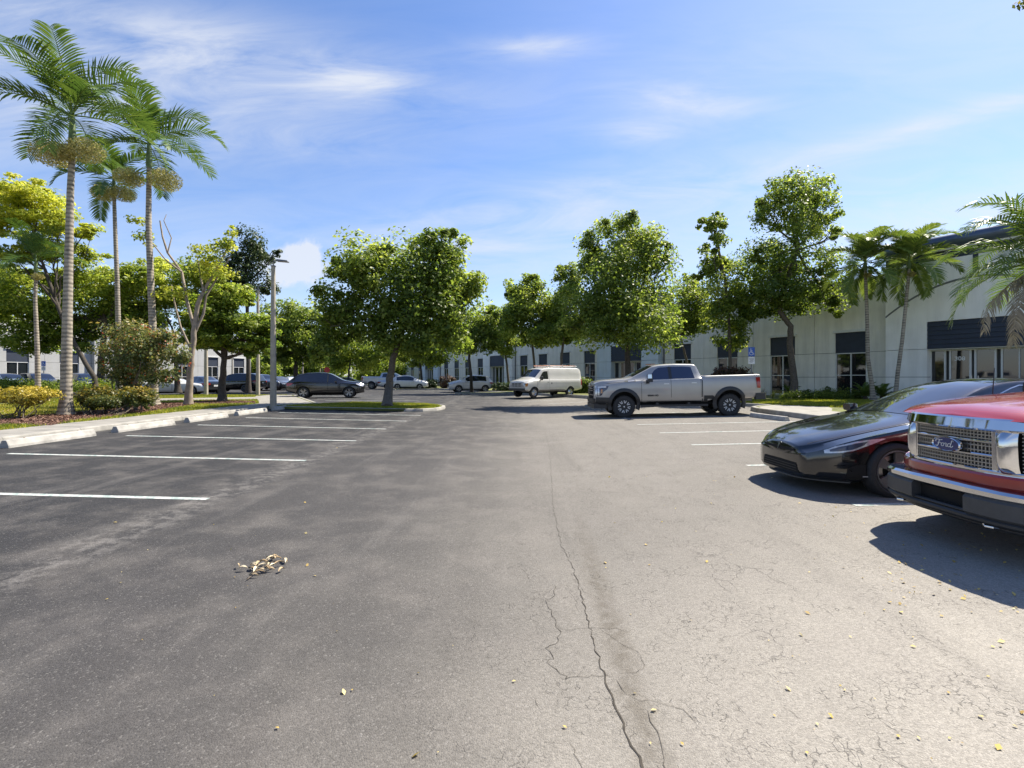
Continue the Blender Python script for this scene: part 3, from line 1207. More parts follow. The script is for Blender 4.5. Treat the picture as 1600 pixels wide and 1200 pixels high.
def tower(root, s0, s1, m, zb, number=None, dp=.5):
    """entrance bay that stands proud and rises above the parapet"""
    c = (s0 + s1) / 2
    e = 2.05
    g = .012
    zc = 4.68
    for sa, sb in ((s0, c - e), (c + e, s1)):
        for z0, z1 in ((zb, ZS1 - g), (ZS1 + g, ZS2 - g), (ZS2 + g, zc)):
            mb = MB().box2((sa, -.4, z0), (sb, dp, z1))
            mb.build('wall_panel', m, root)
    MB().box2((s0, -.4, zc), (s1, dp, 8.0)).build('wall_panel', m, root)
    piece('tower_band', (s0 + .003, -.4, 8.0), (s1 - .003, dp - .02, 8.45), NAVY, root)
    piece('tower_ledge', (s0 - .05, -.4, 8.45), (s1 + .05, dp + .12, 8.55), FRAME, root)
    n = 10
    pr = [(dp + .12 + .34 * math.cos(-PI / 2 + PI * k / n) - .0, 8.90 + .345 * math.sin(-PI / 2 + PI * k / n)) for k in range(n + 1)]
    pr = [(-.4, 8.555)] + pr + [(-.4, 9.245)]
    vs = [(s0 - .1, d, z) for d, z in pr] + [(s1 + .1, d, z) for d, z in pr]
    k = len(pr)
    fs = [tuple(range(k)), tuple(reversed(range(k, 2 * k)))] + [(i, k + i, k + (i + 1) % k, (i + 1) % k) for i in range(k)]
    MB().add(vs, fs).build('cornice', NAVYROOF, root, 40)
    # arch line and the short vertical strip above it
    rows_ = []
    for i in range(41):
        s = s0 + .003 + (s1 - s0 - .006) * i / 40
        z = 6.85 - 1.72 * ((s - c) / ((s1 - s0) / 2)) ** 2
        rows_.append([(s, dp + .002, z - .055), (s, dp + .02, z - .05), (s, dp + .02, z + .05), (s, dp + .002, z + .055)])
    MB().grid(rows_).build('arch_trim', POSTG, root, 40)
    piece('arch_strip', (c - .11, dp + .002, 6.93), (c + .11, dp + .02, 7.997), NAVY, root)
    # navy canopy over the recessed door, shingled look from separate courses
    ca = piece('canopy', (c - e + .004, -.3, ZS2), (c + e - .004, dp - .10, zc - .004), NAVY, root)
    kk = 6
    for i in range(kk):
        z0 = ZS2 + .01 + (zc - ZS2 - .03) * i / kk
        z1 = ZS2 + .01 + (zc - ZS2 - .03) * (i + 1) / kk
        vs = [(c - e + .01, dp - .098, z0), (c + e - .01, dp - .098, z0), (c + e - .01, dp - .098, z1 - .01), (c - e + .01, dp - .098, z1 - .01),
              (c - e + .01, dp - .035, z0), (c + e - .01, dp - .035, z0), (c + e - .01, dp - .075, z1 - .01), (c - e + .01, dp - .075, z1 - .01)]
        o = MB().add(vs, [(0, 1, 2, 3), (4, 5, 6, 7), (0, 1, 5, 4), (1, 2, 6, 5), (2, 3, 7, 6), (3, 0, 4, 7)]).build('canopy_course', NAVY, root)
    # shopfront, recessed
    df = -.07
    zt = ZS2 - .06
    posts = [2.03, 1.42, 1.20, .36, .16, -.62, -.86, -1.5, -2.03]
    fr = MB()
    for p_, wd in zip(posts, (.05, .08, .08, .09, .09, .08, .08, .06, .05)):
        fr.box((c + p_, df, (zb + zt) / 2), (wd, .10, zt - zb - .12))
    fr.box((c, df - .002, zt - .03), (4.1, .11, .06)).box((c, df - .002, zb + .03), (4.1, .11, .06))
    f = fr.build('shopfront', FRAME, root)
    for a, b in ((1.45, 2.0), (.42, 1.15), (-.57, .10), (-1.46, -.90), (-2.0, -1.54)):
        piece('pane', (c + a, df - .01, zb + .07), (c + b, df + .005, zt - .07), GLASS, f)
    piece('soffit', (c - e, -.6, ZS2 - .05), (c + e, dp - .12, ZS2 - .003), FRAME, root)
    for sx in (-1, 1):
        piece('door_handle', (c + .30 * 1 + sx * .0 - .02 + (sx - 1) * .0, df + .06, 1.1), (c + .33, df + .10, 1.7), SATIN, f) if sx == 1 else \
            piece('door_handle', (c + .02, df + .06, 1.1), (c + .05, df + .10, 1.7), SATIN, f)
    if number:
        me = text_mesh(number, .30, PLATE, .004, bold=.006)
        t = link_mesh('lettering', me, f)
        t.matrix_basis = Matrix(((-1, 0, 0, c + .80), (0, 0, 1, df + .012), (0, 1, 0, 2.62), (0, 0, 0, 1)))


def downspout(root, s, z0):
    mb = MB().box((s, .06, (ZTOP - .4 + z0 + .1) / 2), (.11, .09, ZTOP - .5 - z0))
    mb.box((s, .075, ZTOP - .28), (.26, .14, .24)).box((s, .12, z0 + .09), (.11, .2, .09))
    for z in (z0 + 1.0, z0 + 3.4, z0 + 5.6):
        mb.box((s, .04, z), (.17, .06, .05))
    mb.build('downspout', POSTG, root)


def building(label, O, uvec, bays, towers, wall, zb, smin, smax, depth=16):
    root = thing('office_building', label, 'building', (O[0], O[1], 0), math.atan2(uvec[1], uvec[0]))
    MB().box2((smin, -depth, zb - .4), (smax, -.165, ZTOP - .1)).build('wall_core', JOINT, root)
    for s0, s1, win in bays:
        bay(root, s0, s1, win, wall, zb)
        piece('coping', (s0 + .01, -.22, ZTOP), (s1 - .01, .05, ZCOP), wall, root)
    for tw in towers:
        tower(root, tw[0], tw[1], tw[2], zb, tw[3] if len(tw) > 3 else None)
        MB().box2((tw[0] + .2, -6, ZTOP - .1), (tw[1] - .2, -.4, 8.4)).build('tower_core', JOINT, root)
    for tw in towers:
        if tw[0] > smin + 1:
            downspout(root, tw[0] - .22, zb)
    return root


def bay_run(start, centers, end):
    out = []
    e = [start] + [(a + b) / 2 for a, b in zip(centers, centers[1:])] + [end]
    for i, c in enumerate(centers):
        out.append((e[i], e[i + 1], (c - .89, c + .89)))
    return out


bays = bay_run(0, [2.1, 6.44, 10.8, 15.1], 17.3) + bay_run(25.5, [27.3, 31.6, 36.0, 40.35], 42.5) + bay_run(50.7, [52.5, 56.9, 61.0, 65.3], 67.8) + bay_run(76, [78, 82.3, 86.7, 91], 95)
building('long low grey office building with navy window panels and white entrance tower numbered 308', (22.37, 29.2), (-.517, .856), bays,
         [(-8.0, 0, WALLW, '308'), (17.3, 25.5, WALLB), (42.5, 50.7, WALLW), (67.8, 76, WALLB)], WALLG, ZR, -8, 95)
bays2 = bay_run(0, [2.1, 6.44, 10.8], 13) + bay_run(21.3, [23.4, 27.75, 32.1, 36.4, 40.8, 45.1], 47.3)
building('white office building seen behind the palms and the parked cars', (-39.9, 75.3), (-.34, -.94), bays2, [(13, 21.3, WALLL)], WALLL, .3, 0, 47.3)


# ------------------------------------------------------------------ STREET FURNITURE
def wheel_stop(x, y, rz, label, group, L=1.95):
    z = G(x, y)
    root = thing('wheel_stop', label, 'wheel stop', (x, y, z), rz, group)
    prof = [(-.10, 0), (-.095, .05), (-.055, .145), (-.03, .16), (.03, .16), (.055, .145), (.095, .05), (.10, 0)]
    vs, k = [], len(prof)
    xs = [-L / 2, -L / 2 + .02, L / 2 - .02, L / 2]
    for i, xx in enumerate(xs):
        sc = .93 if i in (0, 3) else 1
        vs += [(xx, a * sc, b * sc) for a, b in prof]
    fs = [tuple(range(k)), tuple(reversed(range(3 * k, 4 * k)))]
    for i in range(3):
        fs += [(i * k + j, i * k + (j + 1) % k, (i + 1) * k + (j + 1) % k, (i + 1) * k + j) for j in range(k)]
    MB().add(vs, fs).build('block', STOPM, root)
    for sx in (-.62, .62):
        MB().lathe([(.0, .168), (.014, .166), (.016, .155)], 10, c=(sx, 0, 0)).build('anchor_pin', mat('rust', (.16, .07, .035), .8), root)
    return root


wsl = ['wheel stop beside the kerb, at the near left edge of the lot', 'white wheel stop by the left kerb, nearest one wholly in view',
       'white wheel stop by the left kerb, second from the near edge of the photo', 'white wheel stop by the left kerb, third from the near edge of the photo',
       'white wheel stop by the left kerb in front of the lamp post', 'white wheel stop by the left kerb, next to the grass tree island']
for i in range(6):
    wheel_stop(-9.95, 7.95 + 2.72 * i, PI / 2 + random.uniform(-.02, .02), wsl[i], 'wheel stops along the left kerb', 2.05)
wheel_stop(8.95, 17.2, PI / 2 + .12, 'weathered wheel stop on the asphalt beside the silver pickup rear wheel', None)


def lamp_post(label, x, y, z, h, group='concrete lamp posts', w0=.235, w1=.14, arm=1):
    root = thing('lamp_post', label, 'lamp post', (x, y, z), .12, group)
    mb = MB()
    vs = []
    for zz, w in ((-.1, w0), (h, w1)):
        c = w * .15
        h2 = w / 2
        vs += [(-h2 + c, -h2, zz), (h2 - c, -h2, zz), (h2, -h2 + c, zz), (h2, h2 - c, zz), (h2 - c, h2, zz), (-h2 + c, h2, zz), (-h2, h2 - c, zz), (-h2, -h2 + c, zz)]
    mb.add(vs, [tuple(reversed(range(8))), tuple(range(8, 16))] + [(i, (i + 1) % 8, 8 + (i + 1) % 8, 8 + i) for i in range(8)])
    mb.build('post', POLEC, root)
    if arm:
        MB().box((0, 0, h + .01), (w1 + .03, w1 + .03, .05)).tube([(0, 0, h + .02), (0, 0, h + .18), (.06, 0, h + .24), (.2, 0, h + .25)], .028, 8).build('bracket', POSTG, root, 40)
        vs = [(.16, -.12, h + .22), (.62, -.17, h + .20), (.62, .17, h + .20), (.16, .12, h + .22), (.16, -.10, h + .30), (.60, -.14, h + .25), (.60, .14, h + .25), (.16, .10, h + .30)]
        lum = MB().add(vs, [(0, 1, 2, 3), (4, 5, 6, 7), (0, 1, 5, 4), (1, 2, 6, 5), (2, 3, 7, 6), (3, 0, 4, 7)]).build('luminaire', POSTG, root)
        MB().add([(.2, -.10, h + .213), (.58, -.13, h + .197), (.58, .13, h + .197), (.2, .10, h + .213)], [(0, 1, 2, 3)]).build('lamp_lens', LENS, lum)
    return root


p = W(427, 635.5, ZL)
lamp_post('tall tapered concrete lamp post with a flat lamp head beside the sidewalk', p.x, p.y, ZL, 6.05)
p = W(322, 617.5, ZL)
lamp_post('concrete lamp post rising into the tree left of the black suv', p.x, p.y, ZL, 7.2)
p = W(403, 618, ZL)
lamp_post('concrete lamp post between the black suv and the tall lamp post', p.x, p.y, ZL, 7.4)
for px, d, lab in ((363, 62, 'slim pale pole far behind the black suv'), (473, 58, 'slim pale pole rising behind the black crossover'), (500, 75, 'far pale pole left of the stop sign'), (504, 72, 'far pale pole right beside another pole behind the crossover')):
    p = P(px, 600, d)
    r_ = thing('pole', lab, 'pole', (p.x, p.y, .2), 0, 'far pale poles')
    MB().tube([(0, 0, 0), (0, 0, 6.5)], [.11, .07], 8).build('shaft', POLEC, r_, 40)
    MB().box((.2, 0, 6.5), (.5, .14, .06)).build('arm', POSTG, r_)


def access_sign(label, x, y, z, top, rz, group):
    root = thing('parking_sign', label, 'sign', (x, y, z), rz, group)
    MB().box((0, .012, (top - z) / 2), (.05, .018, top - z)).box((0, .03, (top - z) / 2), (.018, .022, top - z)).build('post', POSTG, root)
    h = top - z
    pan = MB().box((0, -.004, h - .24), (.30, .008, .46)).build('sign_panel', BLUESIGN, root)
    MB().box((0, -.004, h - .68), (.30, .008, .36)).build('notice_panel', PLATE, root)
    # wheelchair symbol in white strips
    mb = MB()
    yv = -.012

    def st(pts, w):
        for a, b in zip(pts, pts[1:]):
            a, b = Vector(a), Vector(b)
            d = (b - a).normalized()
            n = Vector((-d.y, d.x)) * w / 2
            q = [a - d * w * .3 - n, b + d * w * .3 - n, b + d * w * .3 + n, a - d * w * .3 + n]
            mb.add([(t.x, yv, h - .24 + t.y) for t in q] + [(t.x, yv + .003, h - .24 + t.y) for t in q], [(0, 1, 2, 3), (0, 1, 5, 4), (1, 2, 6, 5), (2, 3, 7, 6), (3, 0, 4, 7)])
    st([(-.03, .09), (-.02, -.02), (.05, -.02), (.08, -.12), (.11, -.11)], .028)
    st([(-.025, .05), (.04, .045)], .022)
    mb.add([(-.035 + .024 * math.cos(2 * PI * i / 12), yv, h - .24 + .14 + .024 * math.sin(2 * PI * i / 12)) for i in range(12)], [tuple(range(12))])
    arc = [(-.01 + .085 * math.cos(R(a)), -.075 + .085 * math.sin(R(a))) for a in range(120, 345, 15)]
    st(arc, .022)
    mb.build('wheelchair_symbol', PLATE, pan)
    mb2 = MB()
    for i, ww in enumerate((.2, .22, .16, .2, .12)):
        mb2.box((0, -.010, h - .57 - i * .05), (ww, .003, .016))
    mb2.build('small_print', JOINT, root)
    return root


access_sign('blue wheelchair parking sign on a post behind the silver pickup bed', 12.15, 25.0, ZR, 3.15, R(-14), 'accessible parking signs')
p = P(68, 600, 44.5)
access_sign('blue wheelchair parking sign on a post in front of the white building', p.x, p.y, .3, 3.1, R(25), 'accessible parking signs')
p = P(657, 600, 66)
access_sign('small far parking sign on a post right of the leaning island tree', p.x, p.y, .3, 3.0, R(-10), 'accessible parking signs')
# stop sign in the distance
p = P(511, 584, 62)
r_ = thing('stop_sign', 'small far red sign behind the black crossover roof', 'sign', (p.x, p.y, .2))
MB().tube([(0, 0, 0), (0, 0, 2.7)], .03, 6).build('post', POSTG, r_)
oc = [(.38 * math.cos(PI / 8 + PI / 4 * i), .38 * math.sin(PI / 8 + PI / 4 * i)) for i in range(8)]
vs = [(a, -.04, 2.35 + b) for a, b in oc] + [(a, -.032, 2.35 + b) for a, b in oc]
MB().add(vs, [tuple(range(8)), tuple(range(8, 16))] + [(i, (i + 1) % 8, 8 + (i + 1) % 8, 8 + i) for i in range(8)]).build('sign_panel', mat('sign_red', (.35, .02, .02), .4), r_)

# ------------------------------------------------------------------ TREES
tree('broad leafy tree with a leaning trunk on the grass island in the lot', W(605, 637, .22), [P(608, 600, 24.4), P(613, 565, 24.4), P(620, 540, 24.4), P(640, 480, 24.5)], .21,
     pxblobs(24.4, [(628, 432, 85, 62), (565, 430, 48, 45), (545, 478, 45, 42), (690, 400, 48, 46), (705, 455, 48, 55), (640, 492, 90, 45), (570, 505, 50, 38), (692, 372, 26, 28), (715, 515, 42, 38),
                     (527, 412, 26, 24), (592, 398, 28, 24), (530, 510, 45, 38), (650, 535, 60, 22), (722, 430, 28, 36), (510, 545, 30, 24)], 1.0),
     26000, .20, LEAF_OAK, BARK, cat='tree', limbs=9, clump=.26, nclump=240, top_tint=.25, fill=.42)
tree('tall dense round-topped tree rising behind the silver pickup', (6.45, 27.6, .2), [P(981, 585, 27.7), P(981, 540, 27.7), P(978, 480, 27.8)], .2,
     pxblobs(27.8, [(975, 380, 60, 40), (928, 400, 22, 45), (1010, 400, 36, 45), (960, 445, 80, 48), (918, 495, 42, 42), (985, 505, 75, 38), (1022, 480, 24, 40), (905, 515, 28, 22), (975, 350, 35, 16), (1035, 385, 14, 16)]),
     24000, .18, LEAF_OAK, BARKD, limbs=8, clump=.24, nclump=260, top_tint=.2)
tree('small round dark-stemmed tree left of the slim sparse tree by the building', P(1080, 606, 35), [P(1072, 560, 35), P(1064, 530, 35), P(1068, 500, 35)], .10,
     pxblobs(35, [(1068, 470, 34, 34), (1062, 505, 36, 28), (1085, 455, 22, 22), (1085, 500, 22, 22), (1072, 432, 8, 10)]), 9000, .17, LEAF_OAK, BARK, limbs=5, clump=.26, nclump=100, top_tint=.3)
tree('slim sparse upright tree against the grey wall behind the pickup bed', P(1140, 621, 31.5), [P(1141, 580, 31.5), P(1139, 500, 31.5), P(1132, 430, 31.5), P(1116, 360, 31.5)], .12,
     pxblobs(31.5, [(1113, 352, 20, 20), (1100, 350, 14, 9), (1122, 340, 12, 10), (1118, 378, 22, 18), (1122, 405, 30, 26), (1133, 450, 38, 38), (1125, 498, 32, 36), (1150, 520, 30, 26), (1150, 480, 26, 30), (1100, 430, 14, 20)], .8), 7500, .20, LEAF_BRIGHT, BARK, limbs=7, limb_r=.3, clump=.30, nclump=100)
tree('tall open-crowned tree with a bent trunk before the grey wall', P(1240, 623, 30.5), [P(1241, 590, 30.5), P(1234, 540, 30.5), P(1236, 510, 30.5), P(1218, 486, 30.5), P(1226, 450, 30.6), P(1245, 390, 30.6)], .21,
     pxblobs(30.5, [(1242, 308, 60, 30), (1222, 345, 50, 36), (1282, 335, 36, 40), (1240, 405, 75, 42), (1200, 440, 40, 44), (1286, 435, 28, 46), (1240, 465, 70, 28), (1192, 480, 32, 22), (1290, 478, 18, 22), (1190, 320, 26, 22),
                     (1305, 365, 18, 22), (1180, 405, 22, 26)], .9), 19000, .19, LEAF_OAK, BARK, limbs=12, limb_r=.36, clump=.24, nclump=230, top_tint=.15)
tree('slender bright tree right behind the white van roof', P(838, 612, 45), [P(834, 560, 45), P(828, 500, 45), P(822, 460, 45)], .12,
     pxblobs(45, [(812, 448, 24, 20), (835, 445, 14, 24), (832, 475, 34, 32), (812, 500, 28, 34), (842, 520, 32, 24), (858, 495, 22, 28), (795, 455, 10, 14)], .9), 11000, .26, LEAF_BRIGHT, BARK, limbs=6, clump=.27, nclump=130)
tree('second bright tree between the van tree and the tall dense tree', P(880, 611, 43), [P(877, 560, 43), P(884, 500, 43), P(888, 450, 43)], .13,
     pxblobs(43, [(888, 440, 22, 30), (878, 480, 26, 34), (893, 515, 26, 24), (876, 520, 22, 22), (880, 415, 10, 8)], .9), 9000, .24, LEAF_BRIGHT, BARK, limbs=5, clump=.27, nclump=110)
tree('dark trunked tree in front of the white hatchback', W(737, 613, .28), [P(736, 590, 42), P(733, 560, 42), P(735, 535, 42)], .15,
     pxblobs(42, [(745, 505, 34, 30), (722, 528, 36, 24), (765, 520, 24, 26), (770, 490, 14, 22), (700, 520, 25, 25)]), 10000, .23, LEAF_OAK, BARKD, limbs=5, clump=.25, nclump=110, top_tint=.2)
tree('tree with slender leaning stems left of the white van', P(796, 610, 50), [P(792, 570, 50), P(786, 530, 50), P(788, 500, 50)], .13,
     pxblobs(50, [(786, 500, 22, 28), (792, 530, 26, 24), (775, 520, 18, 20), (803, 480, 14, 18)]), 8000, .26, LEAF_BRIGHT, BARK, limbs=4, clump=.27, nclump=80)
tree('far tree before the end of the grey building', P(660, 606, 62), [P(658, 580, 62), P(655, 560, 62)], .16,
     pxblobs(62, [(655, 545, 40, 24), (690, 540, 38, 26), (625, 545, 24, 22), (675, 560, 26, 12)]), 9000, .30, LEAF_OAK, BARKD, limbs=4, clump=.26, nclump=90)
tree('far bright tree seen under the island tree crown', P(545, 604, 70), [P(545, 580, 70), P(548, 560, 70)], .18,
     pxblobs(70, [(550, 545, 42, 28), (520, 560, 26, 20), (580, 562, 28, 20), (600, 545, 22, 22)]), 10000, .34, LEAF_LIME, BARKD, limbs=4, clump=.26, nclump=100)
tree('far green tree behind the tall lamp post', W(462, 611, .25), [P(462, 580, 47), P(463, 550, 47)], .26,
     pxblobs(47, [(465, 500, 38, 26), (448, 528, 38, 24), (490, 528, 34, 28), (440, 556, 24, 18), (485, 556, 30, 18), (500, 500, 22, 22)]), 14000, .26, LEAF_OAK, BARKD, limbs=6, clump=.25, nclump=150, top_tint=.3)
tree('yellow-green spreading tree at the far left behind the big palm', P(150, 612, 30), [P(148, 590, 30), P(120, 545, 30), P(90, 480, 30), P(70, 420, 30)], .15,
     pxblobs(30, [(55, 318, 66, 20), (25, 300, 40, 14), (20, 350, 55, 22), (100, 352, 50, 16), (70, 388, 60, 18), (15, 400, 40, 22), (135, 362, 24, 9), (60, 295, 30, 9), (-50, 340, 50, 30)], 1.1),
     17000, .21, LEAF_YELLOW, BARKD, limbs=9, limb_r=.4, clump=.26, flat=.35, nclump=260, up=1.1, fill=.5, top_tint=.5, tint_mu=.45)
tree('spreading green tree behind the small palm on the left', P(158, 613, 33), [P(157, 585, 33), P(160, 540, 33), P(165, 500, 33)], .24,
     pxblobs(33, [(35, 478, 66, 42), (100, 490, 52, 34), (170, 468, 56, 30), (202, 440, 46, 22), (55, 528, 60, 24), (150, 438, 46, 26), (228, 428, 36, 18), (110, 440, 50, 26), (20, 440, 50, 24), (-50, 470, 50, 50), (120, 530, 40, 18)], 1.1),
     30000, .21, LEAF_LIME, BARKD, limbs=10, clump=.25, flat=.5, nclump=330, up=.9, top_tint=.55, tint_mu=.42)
tree('green tree with dark shaded crown behind the flowering shrub tree', P(278, 612, 36), [P(276, 580, 36), P(272, 530, 36)], .2,
     pxblobs(36, [(262, 448, 48, 32), (312, 440, 42, 30), (240, 490, 48, 34), (300, 482, 38, 36), (195, 500, 40, 36), (215, 530, 34, 22), (330, 470, 26, 28), (335, 430, 26, 22), (355, 450, 24, 24), (255, 420, 30, 18)], 1.1),
     18000, .22, LEAF_LIME, BARKD, limbs=7, clump=.25, flat=.6, nclump=230, up=.8, top_tint=.5)
# pale-barked tree with lopped limbs
gb = W(294, 632.5, ZL)
gD = gb.y
r_ = tree('pale-barked tree with lopped bare limbs and one yellow-green leafy branch', gb, [P(296, 600, gD), P(299, 560, gD), P(303, 520, gD), P(308, 478, gD), P(314, 462, gD)], .155,
          pxblobs(gD, [(352, 388, 22, 14, 0), (366, 364, 11, 10, 0), (332, 408, 22, 14, 0), (318, 392, 14, 10, 0), (322, 425, 20, 12, .3), (270, 455, 20, 10, 0), (350, 430, 16, 10, 0), (225, 370, 18, 12, .2), (215, 345, 12, 8, 0)], 1.0), 2600, .15, LEAF_YELLOW, BARKP,
          limbs=0, clump=.45, flat=.6, nclump=60, tint_mu=.42)
for pl, ra in (([(308, 478), (318, 455), (335, 425), (352, 395), (366, 365)], .085), ([(304, 515), (292, 470), (284, 425), (262, 395), (254, 370), (250, 345)], .075), ([(302, 525), (318, 490), (322, 462), (345, 425), (360, 400)], .07),
               ([(298, 545), (282, 510), (272, 470), (268, 445)], .055), ([(284, 425), (258, 405), (238, 380), (222, 365)], .04), ([(262, 395), (268, 372), (256, 345), (260, 335)], .03), ([(318, 455), (312, 425), (308, 400)], .05)):
    pts = [P(a, b, gD + i * .12) - gb for i, (a, b) in enumerate(pl)]
    MB().tube(pts, [ra * (1 - .6 * i / (len(pts) - 1)) for i in range(len(pts))], 8).build('limb', BARKP, r_, 60)
tree('dark trunked spreading tree on the lawn left of the tall lamp post', W(347, 627, ZL), [P(347, 600, 26.5), P(349, 575, 26.5), P(352, 545, 26.5)], .21,
     pxblobs(26.5, [(350, 492, 46, 30), (322, 520, 36, 24), (392, 512, 36, 24), (370, 462, 32, 22), (408, 532, 22, 18), (345, 535, 40, 14), (385, 545, 32, 12), (310, 500, 26, 20), (425, 505, 14, 14)], 1.1),
     22000, .17, LEAF_LIME, BARKD, limbs=9, clump=.23, flat=.5, nclump=260, up=.9, top_tint=.55, tint_mu=.4)
tree('dark sparse tall tree top behind the lawn trees near the lamp head', P(388, 612, 38), [P(388, 560, 38), P(386, 480, 38), P(384, 400, 38)], .17,
     pxblobs(38, [(392, 382, 24, 20), (384, 420, 30, 28), (410, 402, 20, 10), (375, 455, 30, 22), (415, 442, 16, 16), (372, 395, 12, 12), (430, 395, 10, 5)], 1.), 5500, .21, LEAF_DARK, BARKD, limbs=7, clump=.34, nclump=90)
# backdrop trees in the far distance
for i, (px, py, rx, ry, d, lf, lab) in enumerate([(400, 572, 34, 20, 85, LEAF_LIME, 'far sunlit tree behind the dark cars left of the lamp post'), (440, 560, 30, 26, 92, LEAF_BRIGHT, 'far tree directly behind the tall lamp post base'),
                                                  (590, 572, 34, 20, 95, LEAF_BRIGHT, 'far tree behind the silver pickup under the island tree'), (500, 565, 36, 22, 100, LEAF_LIME, 'far lime tree behind the black crossover'), (340, 560, 34, 26, 80, LEAF_LIME, 'far tree behind the black suv roof'),
                                                  (625, 560, 26, 30, 105, LEAF_OAK, 'far dark tree left of the grey building end')]):
    tree(lab, P(px, 602, d), [P(px + 2, 585, d), P(px, 570, d)], .25, pxblobs(d, [(px, py, rx, ry), (px - rx * .6, py + 8, rx * .6, ry * .7), (px + rx * .6, py + 6, rx * .6, ry * .7)]), 6000, .42, lf, BARKD, group='far trees behind the lot', limbs=3, clump=.26, nclump=70)
# a distant wood that closes the view
bl = []
for i in range(46):
    x = -150 + i * 4.2
    bl.append((x, 118 + random.uniform(-6, 6) - .12 * (x + 60), 2.4 + random.uniform(-.5, 1.2), 4.2, 4, 3.6 + random.uniform(-.6, 2.2)))
o = link_mesh('treeline', crown_mesh('treeline', bl, 26000, .75, LEAF_BRIGHT, clump=.3, nclump=700, top_tint=.3))
tag(o, kind='stuff')
# branch tip of a tree standing to the right, outside the picture
tree('small leafy branch tip hanging in at the top right corner', (15.8, 10.6, ZR), [(15.8, 10.6, 4), (15.4, 10.5, 7.0), (14.2, 10.3, 9.2)], .16,
     [(14.9, 11.2, 9.6, 1.5, 1.4, 1.2), (12.6, 10.4, 9.5, 1.0, .8, .5), (10.66, 10.2, 9.36, .26, .3, .24), (11.4, 10.3, 9.6, .5, .5, .3)], 3200, .12, LEAF_MIXED, BARK, limbs=2, clump=.3, nclump=70)


# ------------------------------------------------------------------ SHRUBS
def shrub(label, base, D, blobs, n, size, leaf, stems, name='shrub', cat='shrub', group=None, stemr=.018, nc=80, accents=None, **kw):
    root = thing(name, label, cat, base, group=group)
    b = Vector(base)
    bl = pxblobs(D, blobs, kw.pop('depth', .8))
    for i in range(stems):
        q = random.choice(bl)
        st = Vector((random.uniform(-1, 1) * q[3] * .35 + (q[0] - b.x) * .35, random.uniform(-.3, .3), -.05))
        e = Vector((q[0] - b.x + random.uniform(-.8, .8) * q[3], q[1] - b.y + random.uniform(-.6, .6) * q[4], q[2] - b.z))
        MB().tube(curve_pts(st, e, .1, 6), [stemr * (1 - .6 * j / 5) for j in range(6)], 6).build('stem', TWIG, root, 60)
    lb = [(q[0] - b.x, q[1] - b.y, q[2] - b.z) + tuple(q[3:6]) for q in bl]
    link_mesh('foliage', crown_mesh('foliage', lb, n, size, leaf, nclump=nc, **kw), root)
    if accents:
        link_mesh('blossom', crown_mesh('blossom', lb, accents[0], accents[1], accents[2], nclump=nc, fill=.2, clump=.15), root)
    return root


shrub('yellow croton shrub on bare stems at the left edge beside the big palm', W(33, 655, ZL), 15.4, [(5, 618, 40, 10), (62, 619, 32, 10), (30, 615, 36, 9), (-40, 618, 40, 11)], 8000, .075, LEAF_CROTON, 16, clump=.35, nc=150, flat=.6, up=.7, top_tint=.5)
shrub('olive and yellow shrub right of the big palm trunk', W(165, 650, ZL), 17, [(155, 618, 30, 14), (205, 620, 32, 14), (180, 630, 32, 10), (136, 620, 14, 11), (225, 630, 12, 9)], 9000, .075, LEAF_MIXED, 14, clump=.3, nc=150, flat=.7, up=.6, top_tint=.6, tint_mu=.38)
b0 = W(212, 642, ZL)
ix = shrub('small multi-branched tree with green leaves and orange red flowers', b0, 18.6, [(215, 565, 40, 32), (178, 548, 30, 24), (252, 545, 34, 26), (225, 522, 40, 14), (286, 562, 16, 20), (182, 585, 24, 14), (245, 588, 34, 12), (205, 600, 22, 12), (162, 565, 12, 18), (265, 522, 18, 10), (195, 518, 16, 10)], 7500, .11, LEAF_IXORA, 8, 'flowering_tree', 'tree',
           stemr=.035, nc=210, accents=(420, .075, FLOWER), clump=.34, top_tint=.35)
MB().tube([(0, 0, -.1), (.01, 0, .4), (.02, .02, .95), (.06, .02, 1.5)], [.075, .065, .055, .035], 9).build('trunk', BARK, ix, 60)
# low plants behind: hedge in front of the left cars
shrub('low green hedge in front of the dark cars at the far left', W(60, 613, ZL), 30, [(-20, 604, 40, 7), (40, 604, 40, 7), (100, 604, 40, 7), (150, 604, 30, 7)], 7000, .12, LEAF_OAK, 6, 'hedge', 'hedge', clump=.4, nc=120)
# along the long building
shrub('clipped green hedge at the foot of the grey wall', P(1285, 624, 28.3), 28.3, [(1245, 620, 22, 9), (1275, 620, 24, 9), (1305, 620, 24, 9), (1330, 620, 20, 9)], 9000, .085, LEAF_OAK, 5, 'hedge', 'hedge', clump=.35, nc=150, tint_mu=.35)
shrub('dark red and green shrub showing above the silver pickup bed', P(1140, 620, 30), 30, [(1140, 583, 26, 8), (1120, 588, 18, 8), (1162, 588, 14, 9), (1140, 600, 34, 12)], 5000, .14, LEAF_REDSH, 8, nc=90, clump=.3)
shrub('green shrub at the building foot left of the pickup hood', P(920, 615, 40), 40, [(910, 606, 14, 13), (930, 608, 12, 11), (895, 608, 12, 10)], 5000, .14, LEAF_OAK, 6, nc=70, clump=.3, tint_mu=.3)
shrub('dark shrub behind the white van front', P(795, 612, 47), 47, [(790, 606, 14, 10), (808, 604, 12, 9), (775, 606, 10, 9)], 4000, .17, LEAF_DARK, 5, nc=60, clump=.3)
shrub('dark round shrub left of the white hatchback', P(690, 613, 58), 58, [(698, 598, 14, 9), (712, 602, 10, 8)], 3500, .2, LEAF_REDSH, 4, nc=50, clump=.3)
